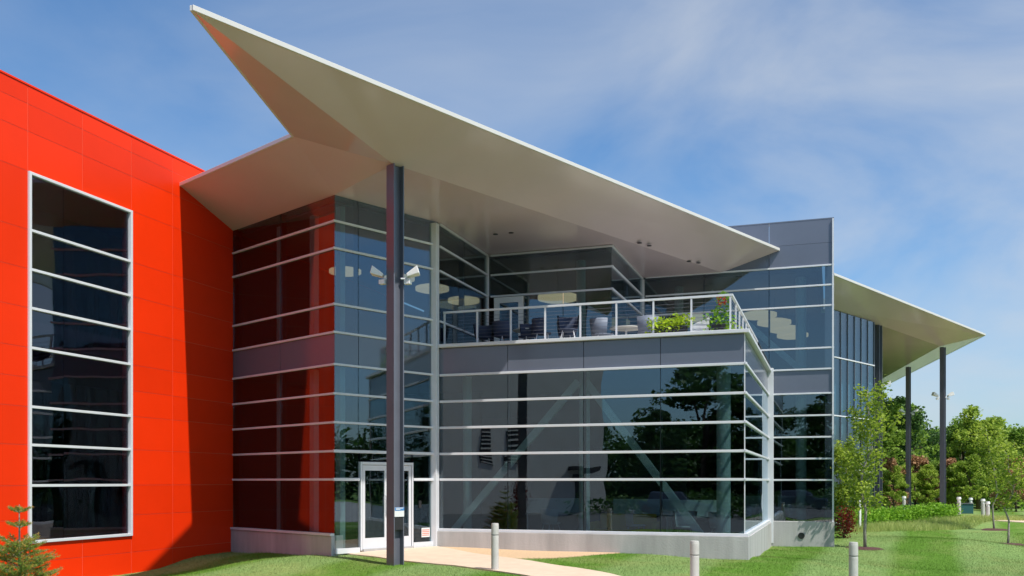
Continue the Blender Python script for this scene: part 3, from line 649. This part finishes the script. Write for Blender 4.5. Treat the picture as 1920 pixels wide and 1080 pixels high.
# pendants
def pendant(r=.62, h=.22):
    t = empty('pendant_lamp', (0, 0, 0), '', 'lamp', 'drum pendant lamps inside the upper floor')
    MB().lathe((0, 0, 0), [(r*.72, 0), (r, .05), (r, h-.05), (r*.72, h)], 28).build('lamp_shade', 'lamp', t)
    MB().tube([(0, 0, h), (0, 0, 8.29-7.25)], .012, 6).build('suspension_rod', 'dark', t)
    return t
pd = pendant()
PL = [(-8.1, 28.2, 7.25, 1.0, 'large cream drum lamp behind the glass right of the balcony door'), (-11.2, 25.6, 7.25, .8, 'cream drum lamp behind the side glass, left of the pair by the corner post'), (-11.0, 27.6, 7.25, .8, 'cream drum lamp behind the side glass, right of the pair by the corner post'),
      (-2.4, 33.2, 7.22, .95, 'cream drum lamp highest in the tower window, nearest the glass'), (-2.0, 34.9, 7.22, .95, 'second cream drum lamp back in the tower window'), (-1.7, 36.6, 7.22, .95, 'third cream drum lamp back in the tower window'), (-1.5, 38.2, 7.22, .95, 'cream drum lamp deepest in the tower room'),
      (-12.6, 22.9, 7.3, .7, 'cream drum lamp behind the entrance glass, left of the steel column'), (-11.6, 24.2, 7.3, .7, 'cream drum lamp behind the entrance glass, right of the steel column'), (-4.6, 33.0, 7.22, .9, 'cream drum lamp behind the balcony planters')]
for i, (x, y, z, s, l) in enumerate(PL): place(pd, i, (x, y, z), 0, l, s)
# desks and chairs inside
def desk(label):
    t = empty('desk', (0, 0, 0), label, 'desk', 'office desks behind the front glass')
    MB().box((-.8, -.35, .70), (.8, .35, .735)).build('desktop', 'desk', t)
    for sx in (-1, 1): MB().box((sx*.74-.02, -.32, 0), (sx*.74+.02, .32, .699)).build('leg', 'alu', t)
    MB().box((-.78, .30, .736), (.78, .33, 1.15)).build('screen_panel', 'icol', t)
    return t
dk = desk('')
for i, (x, y, l) in enumerate(((-3.3, 24.6, 'pale desk behind the front glass at its right corner'), (-5.0, 25.6, 'pale desk behind the right diagonal brace'), (-.95, 33.0, 'pale desk behind the tower ground floor glass'), (-7.6, 26.0, 'pale desk behind the left diagonal brace'))): place(dk, i, (x, y, .021), .1*i, l)
M['chair_white'] = mat('white_seat_shell', (.75, .76, .76), .5)
ic = chair('chair_white', ''); ic['group'] = 'pale chairs inside behind the front glass'
for i, (x, y, a, l) in enumerate(((-3.55, 24.0, 0.3, 'pale chair in front of the corner desk inside'), (-4.9, 24.5, 1.3, 'pale chair beside the foot of the right brace inside'), (-2.7, 24.2, 2.0, 'pale chair next to the interior column at the corner'), (-1.3, 32.2, 1.2, 'pale chair behind the tower glass'), (-7.4, 25.1, 2.4, 'pale chair inside under the left brace'))): place(ic, i, (x, y, .021), a, l, 1.05)
sf = empty('sofa', (-5.2, 24.0, .021), 'low mustard yellow sofa behind the front glass', 'sofa')
MB().box((-5.9, 23.9, .12), (-4.4, 24.6, .42)).build('seat', 'yellow', sf, bevel=.04); MB().box((-5.9, 24.605, .12), (-4.4, 24.8, .8)).build('backrest', 'yellow', sf, bevel=.04)
for x in (-6.02, -4.395): MB().box((x, 23.9, .10), (x+.115, 24.75, .6)).build('armrest', 'yellow', sf, bevel=.03)
for x in (-5.85, -4.45):
    for y in (23.98, 24.7): MB().box((x-.02, y-.02, 0.022), (x+.02, y+.02, .12)).build('leg', 'alu', sf)

# ------------------------------------------------------------------ planting on the balcony
def cloud(center, rad, n, size, name, m, parent, shell=.3, flat=.3):
    d = rng.normal(size=(n, 3)); d /= np.linalg.norm(d, axis=1)[:, None]; r = rng.uniform(shell, 1, n)**.5
    P = np.array(center)+d*r[:, None]*np.array(rad)
    V, F, t = leaves(P, size, flat); return np_mesh(name, V, F, m, t, parent)
def planter(x0, x1, y, label, m, h, n, flowers=False, box=None, tall=0):
    t = empty('planter', ((x0+x1)/2, y, 5.141), label, 'planter')
    pb = MB().hexa([(x0+.04, y-.14, 5.141), (x1-.04, y-.14, 5.141), (x1-.04, y+.14, 5.141), (x0+.04, y+.14, 5.141)], [(x0, y-.18, 5.141+.3), (x1, y-.18, 5.141+.3), (x1, y+.18, 5.141+.3), (x0, y+.18, 5.141+.3)])
    pb.build('pot', box or 'planter', t, bevel=.01)
    k = max(2, int((x1-x0)/.25)); P = []
    for i in range(k):
        cx_ = x0+(x1-x0)*(i+.5)/k; c = np.array([cx_, y-.06, 5.42+rng.uniform(0, h*.5)]); q_ = np.clip(rng.normal(size=(n//k, 3)), -2, 2)*np.array([.15, .12, h*.36]); P.append(c+q_)
    V, F, tn = leaves(np.concatenate(P), .085, .3, .75); np_mesh('foliage', V, F, m, tn, t)
    if tall: cloud(((x0+x1)/2+.1, y, 5.95), (.2, .18, .3), 260, .07, 'foliage', 'leaf_hedge', t)
    if flowers:
        cloud(((x0+x1)/2+.08, y-.12, 6.0), (.13, .12, .14), 70, .07, 'flower', 'red_flower', t)
planter(-4.2, -3.38, 23.2, 'planter of lime green sweet potato vine spilling by the balcony rail', 'leaf_lime', .26, 900, box='dark')
planter(-2.78, -2.45, 23.2, 'planter with green leaves and tall red flowers in the balcony corner', 'leaf_hedge', .35, 420, True, tall=1, box='dark')
planter(-2.72, -2.42, 24.6, 'small lime planter behind the side rail of the balcony', 'leaf_lime', .2, 160, box='dark')
pw = MB().hexa([(-3.25, 23.05, 5.141), (-2.86, 23.05, 5.141), (-2.86, 23.4, 5.141), (-3.25, 23.4, 5.141)], [(-3.30, 23.02, 5.42), (-2.82, 23.02, 5.60), (-2.82, 23.42, 5.60), (-3.30, 23.42, 5.42)]).build('planter_box', 'planter', None, bevel=.01)
tag(pw, 'empty white slant topped planter box between the lime and the red flowered plants', 'planter')

# ------------------------------------------------------------------ bollards
def bollard():
    t = empty('bollard', (0, 0, 0), '', 'bollard', 'round concrete bollards in the lawn')
    MB().lathe((0, 0, -.1), [(.075, 0), (.075, .79), (.072, .80), (.072, .815), (.075, .825), (.075, 1.0), (.068, 1.05), (.0, 1.055)], 24).build('shaft', 'bollard', t, smooth=False)
    MB().lathe((0, 0, .72), [(.0765, 0), (.0765, .008)], 24).build('joint_ring', 'dark', t)
    return t
bo = bollard()
for i, (x, y, l) in enumerate(((-6.38, 17.69, 'round concrete bollard beside the path, left of the other two'), (-2.17, 15.74, 'round concrete bollard in the lawn in front of the building corner'), (.32, 16.9, 'round concrete bollard nearest the young staked tree'))):
    place(bo, i, (x, y, g1(x, y)), 0, l)

# ------------------------------------------------------------------ vegetation
def young_tree(name, H, r, nleaf, leafm, size, base=.25, barkm='bark', seed=1, trunk_r=.045, upright=.8, lean=0.0):
    """tapered trunk with ascending limbs; leaves gathered in clumps round the limbs"""
    global rng
    rs = random.Random(seed); t = empty(name, (0, 0, 0), '', 'tree')
    tm = MB(); pts = [(rs.uniform(-.04, .04)*i+lean*i*.1, rs.uniform(-.04, .04)*i, H*.97*i/8-.05) for i in range(9)]
    tm.tube(pts, [trunk_r*(1.15-i*.12) for i in range(9)], 8)
    tm.build('trunk', barkm, t, smooth=True); P = []
    lm = MB(); nb = 22
    for k in range(nb):
        f = base+(1-base-.08)*k/nb; i = f*8; i0 = int(i); p = Vector(pts[i0]).lerp(Vector(pts[min(8, i0+1)]), i-i0)
        an = k*2.4+rs.uniform(-.4, .4); ln = r*(1.15*math.sin(math.pi*min(1, .12+(f-base)/(1-base)*.82))**.7+.15)*rs.uniform(.7, 1.15)
        d = Vector((math.cos(an), math.sin(an), upright*rs.uniform(.7, 1.5))); q1 = p+d*ln*.5; q2 = p+Vector((d.x*ln, d.y*ln, d.z*ln*1.25))
        lm.tube([p, q1, q2], [trunk_r*.38*(1.1-f), trunk_r*.25*(1.1-f), .004], 5)
        for s in range(5):
            c = q1.lerp(q2, s/4) if s else p.lerp(q1, .7); P.append(np.array(c)+np.random.default_rng(seed*99+k*7+s).normal(size=(nleaf//(nb*5), 3))*r*.22)
    lm.build('limbs', barkm, t); V, F, tn = leaves(np.concatenate(P), size, .3, .6); np_mesh('crown', V, F, leafm, tn, t, loc=(0, 0, 0))
    return t
def big_tree(name, H, r, leafm, seed, size=.27, nleaf=7500, low=.10, barkm='bark_dark', clumps=60):
    rs = np.random.default_rng(seed); t = empty(name, (0, 0, 0), '', 'tree')
    tm = MB().tube([(0, 0, -.3), (.05, 0, H*.25), (.1, .05, H*.5), (.05, 0, H*.8)], [H*.022, H*.017, H*.011, H*.003], 8)
    cs = []
    for k in range(clumps):
        f = rs.uniform(low, 1)**.9; rr = r*(math.sin(math.pi*min(.97, .16+.80*f))**.75)*rs.uniform(.35, 1.0); an = rs.uniform(0, 6.283)
        cs.append((rr*math.cos(an), rr*math.sin(an), H*f-.05*H))
    for k in range(0, clumps, 4):
        c = cs[k]; zb = max(H*.12, c[2]*.55); tm.tube([(0, 0, zb), (c[0]*.5, c[1]*.5, (zb+c[2])*.5+.1), c], [H*.008, H*.005, .01], 5)
    tm.build('trunk', barkm, t, smooth=True); P = []
    for c in cs:
        m_ = nleaf//clumps; d = rs.normal(size=(m_, 3)); d /= np.linalg.norm(d, axis=1)[:, None]
        P.append(np.array(c)+d*(rs.uniform(.25, 1, m_)**.6)[:, None]*np.array([r*.25, r*.25, r*.19])*rs.uniform(.6, 1.3))
    V, F, tn = leaves(np.concatenate(P), size, .35, .7); np_mesh('crown', V, F, leafm, tn, t, loc=(0, 0, 0))
    return t
CF = (-math.sin(R(18.8)), math.cos(R(18.8))); CR = (math.cos(R(18.8)), math.sin(R(18.8)))
def plan(px, Y): u = (px-960)/1770*Y; return (CR[0]*u+CF[0]*Y, CR[1]*u+CF[1]*Y)   # bearing and distance from the survey point to plan coordinates

s1 = young_tree('young_tree', 5.15, .54, 2800, 'leaf_sap', .12, .24, seed=3)
x, y = plan(1622, 29.0); s1.location = (x, y, g1(x, y)); s1['label'] = 'slender young tree in a mulch ring right of the tower'; s1['group'] = 'young lawn trees'
s2 = young_tree('young_tree', 3.6, .42, 1500, 'leaf_sap', .11, .34, seed=5, trunk_r=.035); x, y = plan(1890, 32); s2.location = (x, y, g1(x, y)); s2['label'] = 'thin young tree in a mulch ring at the far right of the lawn'; s2['group'] = 'young lawn trees'
s3 = young_tree('young_tree', 4.2, .5, 1500, 'leaf_sap', .12, .40, seed=8, trunk_r=.035); x, y = plan(1864, 37.5); s3.location = (x, y, g1(x, y)); s3['label'] = 'young tree in a mulch ring just left of the far right one'; s3['group'] = 'young lawn trees'
s4 = young_tree('young_tree', 3.3, .6, 3200, 'leaf_sap', .13, .22, seed=12, trunk_r=.035); x, y = plan(1592, 35.0); s4.location = (x, y, g1(x, y)); s4['label'] = 'small bright green tree close behind the tower corner'
# young trees out of view to the right, whose shadows lie on the lawn
for i, (x, y, l) in enumerate(((9.5, 30.5, 'young lawn tree outside the right edge of the view'), (8.6, 26.0, 'young lawn tree outside the view, its shadow on the lawn'))):
    c = copy_tree(s2); c.location = (x, y, g1(x, y)); c.rotation_euler.z = 1+i; c['label'] = l; c['group'] = 'young lawn trees'
for i, (tx, r_) in enumerate(((s1, .62), (s2, .60), (s3, .62))):
    x, y = tx.location.x, tx.location.y
    mb = MB(); k = 22; vs_ = [(x, y, g1(x, y)+.07)]
    for rr, hh in ((.6, .055), (1.0, -.03)):
        for j in range(k):
            an = 2*math.pi*j/k; q_ = r_*rr*(1+.12*math.sin(3*an+i)+.05*math.sin(7*an)); px_, py_ = x+q_*math.cos(an), y+q_*math.sin(an); vs_.append((px_, py_, g1(px_, py_)+hh))
    fs_ = [(0, 1+j, 1+(j+1) % k) for j in range(k)]+[(1+j, 1+k+j, 1+k+(j+1) % k, 1+(j+1) % k) for j in range(k)]
    o = mb.add(vs_, fs_).build('mulch_ring', 'mulch', None, smooth=True, kind='structure')

# distant trees on the right
protos = [big_tree('broadleaf_tree', 8.5, 3.0, 'leaf_bg', 21), big_tree('broadleaf_tree', 8.0, 2.6, 'leaf_bg2', 22), big_tree('broadleaf_tree', 9.0, 3.2, 'leaf_dk', 23), big_tree('broadleaf_tree', 6.0, 2.2, 'leaf_rust', 24, clumps=30, nleaf=3000)]
used = [0]*4
TL = [(1652, 62, 735, 0), (1678, 66, 732, 2), (1702, 70, 748, 0), (1728, 76, 782, 2), (1752, 80, 800, 0), (1778, 70, 792, 2), (1806, 64, 775, 0), (1834, 58, 752, 1), (1862, 62, 778, 0), (1884, 66, 800, 1), (1908, 60, 792, 0), (1934, 66, 800, 1), (1966, 62, 780, 2), (2005, 66, 760, 0), (2050, 70, 750, 2),
      (1668, 56, 850, 3), (1716, 60, 845, 3), (1738, 58, 868, 1), (1757, 63, 862, 0), (1698, 57, 870, 1), (1676, 54, 872, 1), (1905, 52, 850, 3), (1785, 61, 850, 3), (1792, 58, 866, 1), (1625, 60, 800, 0), (1600, 64, 790, 2), (1850, 80, 800, 2), (1920, 84, 800, 2), (1735, 90, 800, 2), (1790, 92, 806, 2), (1660, 88, 770, 2), (1820, 54, 850, 1), (1868, 55, 845, 0)]
PH = [8.5, 8.0, 9.0, 6.0]
TL = [(px, Y, (1.8+(903-ty)/1770*Y)/(PH[k]*1.06), k) for px, Y, ty, k in TL]
KD = ['mid green broadleaf tree', 'yellow green broadleaf tree', 'dark green broadleaf tree', 'rust brown leaved small tree']
def spot(px):
    if px < 1650: return 'behind the tower edge and young tree'
    if px < 1700: return 'left of the middle far steel column'
    if px < 1765: return 'between the two rightmost steel columns'
    if px < 1830: return 'just right of the rightmost steel column'
    if px < 1880: return 'behind the paired white posts'
    if px < 1925: return 'at the right edge of the photo'
    return 'just beyond the right edge of the photo'
seen = {}
for i, (px, Y, s, k) in enumerate(TL):
    x, y = plan(px, Y)
    sz = 'near' if Y < 60 else 'further' if Y < 75 else 'farthest'
    l = f'{"low" if s < .6 else "tall"} {KD[k]}, {sz}, {spot(px)}'
    if l in seen: l = l.replace(sz, sz+' and fuller' if s > seen[l] else sz+' and thinner')
    seen[l] = s
    o = place(protos[k], used[k], (x, y, g1(x, y)), i*1.7, l, s); used[k] = 1; o['group'] = 'trees beyond the lawn on the right'
# tree line behind the camera, seen only mirrored in the glass
RL = [(-6.5, -37, 1.15, 2), (.2, -33, 1.15, 2), (5.5, -36, 1.1, 0), (-15, -39, .9, 0), (-10.4, -35.5, 1.45, 2), (-26, -58, 1.0, 2), (-20, -62, .9, 0), (-33, -50, .95, 0), (-14, -60, .95, 2), (-8, -62, .85, 0), (-2, -58, 1.0, 2), (4, -62, .9, 0), (10, -60, 1.0, 2), (17, -56, .9, 0), (24, -60, 1.1, 2), (31, -52, 1.0, 0), (38, -44, 1.1, 2), (46, -36, 1.0, 0), (50, -24, 1.1, 2), (54, -12, 1.0, 0), (56, 2, 1.1, 2), (58, 16, 1.0, 0), (-40, -56, 1.1, 2)]
RL.insert(0, RL.pop(4))
for i, (x, y, s, k) in enumerate(RL):
    o = place(protos[2], 1, (x, y, g1(x, y)), i*2.1, 'broadleaf tree behind the viewer, seen only mirrored in the glass' if i else 'large dark spreading tree mirrored in the right of the front glass', s)
    o['group'] = 'trees mirrored in the glass'; o.scale = (s*1.25, s*1.25, s*1.05)
    if i == 0: del o['group']; o.scale = (1.9, 1.9, 1.4)
def belt(name, pts, h, label, n, m='leaf_dk', size=.45):
    P = []
    for (x0, y0), (x1, y1) in zip(pts[:-1], pts[1:]):
        u = rng.uniform(size=n); x = x0+(x1-x0)*u+rng.normal(size=n)*1.3; y = y0+(y1-y0)*u+rng.normal(size=n)*1.3
        top = h*(.75+.25*np.sin(x*.55+y*.3)*np.cos(x*.21-y*.4)); P.append(np.stack([x, y, gz(x, y)+top*rng.uniform(0, 1, n)**.8], 1))
    V, F, t = leaves(np.concatenate(P), size, .3, .8); tag(np_mesh(name, V, F, m, t), label, 'woodland', kind='stuff')
belt('woodland', [(-60, -50), (-34, -60), (-8, -66), (20, -64), (46, -48), (60, -20), (64, 14), (60, 40)], 8.5, 'dark belt of woodland mirrored low in the glass', 12000)
belt('woodland', [(-20, -47), (6, -46), (34, -44)], 8.0, 'nearer dark woodland mirrored behind the parked cars', 12000)
belt('woodland', [plan(1560, 96), plan(1760, 98), plan(1960, 96), plan(2200, 92)], 6.2, 'far dark green woodland filling the gaps behind the trees', 9000)
# shrubs
def shrub(name, x, y, rad, n, size, m, label, cat='shrub', z=None, stems=True):
    z0 = g1(x, y) if z is None else z; t = empty(name, (x, y, z0), label, cat)
    rs = np.random.default_rng(int(abs(x*97+y*31)))
    if stems:
        st = MB()
        for k in range(7):
            a = k*.9; st.tube([(x, y, z0-.05), (x+math.cos(a)*rad[0]*.3, y+math.sin(a)*rad[1]*.3, z0+rad[2]), (x+math.cos(a)*rad[0]*.7, y+math.sin(a)*rad[1]*.7, z0+rad[2]*1.6)], [.014, .01, .004], 5)
        st.build('stems', 'bark_dark', t)
    cs = rs.normal(size=(14, 3)); cs /= np.linalg.norm(cs, axis=1)[:, None]; P = []
    for c in cs: P.append(np.array([x, y, z0+rad[2]])+c*np.array(rad)*.6+rs.normal(size=(n//14, 3))*np.array(rad)*.26)
    P = np.concatenate(P); P = P[P[:, 2] > z0]
    V, F, tn = leaves(P, size, .3, .65); np_mesh('foliage', V, F, m, tn, t); return t
x, y = plan(1582, 33.0); shrub('maple_shrub', x, y, (.45, .45, .55), 900, .08, 'leaf_maple', 'dark red leaved shrub at the foot of the tower corner')
x, y = plan(1560, 39.0)
# mirrored maroon shrub
shrub('maple_shrub', -17.2, -6.5, (.9, .9, 1.1), 1200, .14, 'leaf_maple', 'maroon leaved shrub mirrored low in the front glass')
x, y = plan(1905, 46); shrub('round_shrub', x+1, y, (.9, .9, .55), 900, .12, 'leaf_hedge', 'low round green shrub on the pavement edge at the far right')
# clipped hedge row
hx = [(1585, 36.2), (1615, 37.3), (1645, 38.4), (1675, 39.2), (1705, 40.0), (1735, 40.7), (1765, 41.3), (1790, 41.9)]
HG = empty('hedge', (*plan(1690, 39.5), g1(*plan(1690, 39.5))), 'low loose bright green hedge in front of the far steel columns', 'hedge')
P = []
for i in range(len(hx)-1):
    for s in np.linspace(0, 1, 7)[:-1]:
        x, y = plan(hx[i][0]+(hx[i+1][0]-hx[i][0])*s, hx[i][1]+(hx[i+1][1]-hx[i][1])*s)
        P.append(np.array([x, y, g1(x, y)+.32+.06*math.sin(x*5)])+np.clip(rng.normal(size=(340, 3)), -2, 2)*np.array([.2, .28, .19]))
P = np.concatenate(P); V, F, tn = leaves(P, .10, .2, .6); np_mesh('foliage', V, F, 'leaf_hedge', tn, HG)
# young spruce at the left
def spruce(x, y, H, r, label):
    z0 = g1(x, y); t = empty('spruce_sapling', (x, y, z0), label, 'tree')
    MB().tube([(x, y, z0-.1), (x+.01, y, z0+H*.5), (x, y, z0+H)], [.03, .02, .006], 8).build('trunk', 'bark', t)
    br = MB(); Pn = []; Pd = []; Pt = []; Ptd = []
    for lv_ in range(16):
        f = .05+.62*lv_/14; nb = 8 if lv_ < 14 else 6; ln0 = r*(1-f/.86)**.6+.08
        if lv_ == 14: f = .80; ln0 = .22
        if lv_ == 15: f = .93; ln0 = .17
        for k in range(nb):
            an = k*6.283/nb+lv_*.7+rng.uniform(-.2, .2); ln = ln0*rng.uniform(.75, 1.15)
            d = np.array([math.cos(an), math.sin(an), .35+rng.uniform(-.1, .35)]); p0 = np.array([x, y, z0+H*f]); p1 = p0+d*ln
            br.tube([tuple(p0), tuple(p1)], [.008, .003], 4)
            subs = [(p0, p1)]
            for s in (.35, .55, .75):
                for sd in (-1, 1):
                    q0 = p0+(p1-p0)*s; dd3 = np.array([math.cos(an+sd*.8), math.sin(an+sd*.8), .3]); subs.append((q0, q0+dd3*ln*.42*(1.2-s)))
            for a, b in subs:
                m_ = int(85*np.linalg.norm(b-a)/.3)+6; u = rng.uniform(.1, 1, m_); q_ = a+(b-a)*u[:, None]; ax = (b-a)/np.linalg.norm(b-a)
                dr = rng.normal(size=(m_, 3)); dr = dr/np.linalg.norm(dr, axis=1)[:, None]*.8+ax*.7
                tip = (u > .78) & (rng.uniform(size=m_) < .6); Pn.append(q_[~tip]); Pd.append(dr[~tip]); Pt.append(q_[tip]); Ptd.append(dr[tip])
    br.build('branches', 'bark', t, kind='stuff')
    for PP, DD, m_, nm in ((Pn, Pd, 'needle', 'needles'), (Pt, Ptd, 'needle_tip', 'orange_tips')):
        q_ = np.concatenate(PP); d = np.concatenate(DD); d /= np.linalg.norm(d, axis=1)[:, None]; n = len(q_)
        s = np.cross(d, rng.normal(size=(n, 3))); s /= np.linalg.norm(s, axis=1)[:, None]
        V = np.stack([q_-s*.0035, q_+s*.0035, q_+d*.042], 1).reshape(-1, 3); np_mesh(nm, V, np.arange(3*n).reshape(n, 3), m_, np.repeat(rng.uniform(0, 1, n), 3), t)
sx, sy = plan(36, 14.6)
spruce(sx, sy, 1.78, .66, 'small spruce with orange shoot tips in front of the red wall')

# ------------------------------------------------------------------ small far things
def post(px, Y, h, label):
    x, y = plan(px, Y); z = g1(x, y)
    t = empty('white_post', (x, y, z), label, 'post', 'white posts along the far pavement')
    MB().lathe((x, y, z), [(.09, 0), (.09, h-.22)], 14).build('shaft', 'bollard', t); MB().lathe((x, y, z+h-.22), [(.07, 0), (.07, .10), (.11, .11), (.09, .22)], 14).build('cap', 'white', t)
for px, Y, h, l in ((1798, 46, .95, 'white capped post right of the rightmost steel column'), (1820, 50, .8, 'white capped post next to the utility cabinet'), (1843, 46, .85, 'left one of the paired white posts'), (1852, 43.5, .8, 'right one of the paired white posts'), (1695, 50, .9, 'white post just left of the middle far column')):
    post(px, Y, h, l)
x, y = plan(1812, 49); z = g1(x, y)
cbx = empty('utility_cabinet', (x, y, z), 'low teal utility cabinet among the white posts', 'cabinet'); cbm = mat('teal_paint', (.03, .12, .13), .5)
MB().box((x-.3, y-.22, z), (x+.3, y+.22, z+.5)).build('housing', cbm, cbx, bevel=.01); MB().box((x-.33, y-.25, z+.501), (x+.33, y+.25, z+.54)).build('lid', 'steel', cbx, bevel=.01)
# parked car far away
x, y = plan(1716, 70); z = g1(x, y); car = empty('parked_car', (x, y, z), 'small dark car parked far off between the steel columns', 'car')
MB().hexa([(x-2.1, y-.85, z+.3), (x+2.1, y-.85, z+.3), (x+2.1, y+.85, z+.3), (x-2.1, y+.85, z+.3)], [(x-2.15, y-.83, z+.85), (x+2.1, y-.83, z+.78), (x+2.1, y+.83, z+.78), (x-2.15, y+.83, z+.85)]).build('body', 'car', car, bevel=.12)
MB().hexa([(x-1.6, y-.78, z+.84), (x+1.0, y-.78, z+.80), (x+1.0, y+.78, z+.80), (x-1.6, y+.78, z+.84)], [(x-1.15, y-.62, z+1.42), (x+.3, y-.62, z+1.42), (x+.3, y+.62, z+1.42), (x-1.15, y+.62, z+1.42)]).build('cabin', 'sglass', car, bevel=.08)
for wx in (-1.3, 1.3):
    for wy in (-.86, .74):
        w_ = MB().lathe((0, 0, 0), [(.2, 0), (.32, .02), (.32, .16), (.2, .18)], 16); w_.v = [(x+wx+a, y+wy+c, z+.32+b) for a, b, c in w_.v]; w_.f = [f[::-1] for f in w_.f]; w_.build('wheel', 'dark', car)

# parked cars behind the viewer; low hedge added to darken the front glass reflection
car['group'] = 'parked dark cars'
for i, (x, y, l) in enumerate(((-8.5, -9, 'dark car mirrored low in the left half of the front glass'), (-2.5, -10, 'dark car mirrored low in the middle of the front glass'), (6.5, -9.5, 'dark car mirrored low in the tower glass'))):
    place(car, 1, (x, y, g1(x, y)+.02), .05*i, l)
belt('low_hedge', [(-14, -13.5), (28, -13.5)], 1.5, 'low dark hedge row mirrored at the foot of the front glass', 9000, size=.25)

# ------------------------------------------------------------------ grass blades (visible lawn) and rough meadow strip
def blades(n, poly, hgt, wid, name, m, label, excl=(), lean=.5):
    px = rng.uniform(min(p[0] for p in poly), max(p[0] for p in poly), n); py = rng.uniform(min(p[1] for p in poly), max(p[1] for p in poly), n)
    k = tri_in(px, py, poly)
    for e in excl: k &= ~tri_in(px, py, e)
    px = px[k]; py = py[k]; z = np.concatenate([gz(px[i:i+20000], py[i:i+20000]) for i in range(0, len(px), 20000)]); n = len(px)
    P = np.stack([px, py, z-.005], 1); an = rng.uniform(0, 6.283, n); s = np.stack([np.cos(an), np.sin(an), np.zeros(n)], 1)*(wid*rng.uniform(.6, 1.3, n))[:, None]
    h = (hgt*rng.uniform(.5, 1.3, n))[:, None]; tp = np.stack([rng.normal(size=n)*lean, rng.normal(size=n)*lean, np.ones(n)], 1)*h
    V = np.stack([P-s, P+s, P+tp], 1).reshape(-1, 3); o = np_mesh(name, V, np.arange(3*n).reshape(n, 3), m, np.repeat(rng.uniform(0, 1, n), 3))
    return tag(o, label, 'grass', kind='stuff')
foot = [(-15.34, 21.7), (-11.2, 19.7), (-9.8, 22.5), (-1.8, 22.5), (-1.8, 30.9), (.1, 30.9), (.1, 45), (-30, 45), (-30, 10), (-15.34, 10)]
LAWNV = [(-15.3, 12), (-11, 10.2), (-6, 10.5), (0, 12), (5, 17), (9, 25), (12, 33), (11, 40), (2, 39.5), (.1, 38), (.1, 30.9), (-1.8, 30.9), (-1.8, 22.5), (-9.8, 22.5), (-11.2, 19.7), (-15.3, 21.6)]
blades(420000, LAWNV, .045, .0035, 'lawn_grass', 'lawn', 'short mown green grass blades of the lawn', (PATH, GRAV, foot))
MEAD = [plan(1575, 34.5), plan(1640, 34.8), plan(1720, 35.6), plan(1800, 37.5), plan(1870, 40.5), plan(1960, 42), plan(1960, 43.5), plan(1860, 43), plan(1800, 42.6), plan(1700, 40.6), plan(1590, 37.2)]
blades(70000, MEAD, .22, .007, 'meadow_grass', 'blade_long', 'rough pale unmown grass in front of the hedge', (), .35)
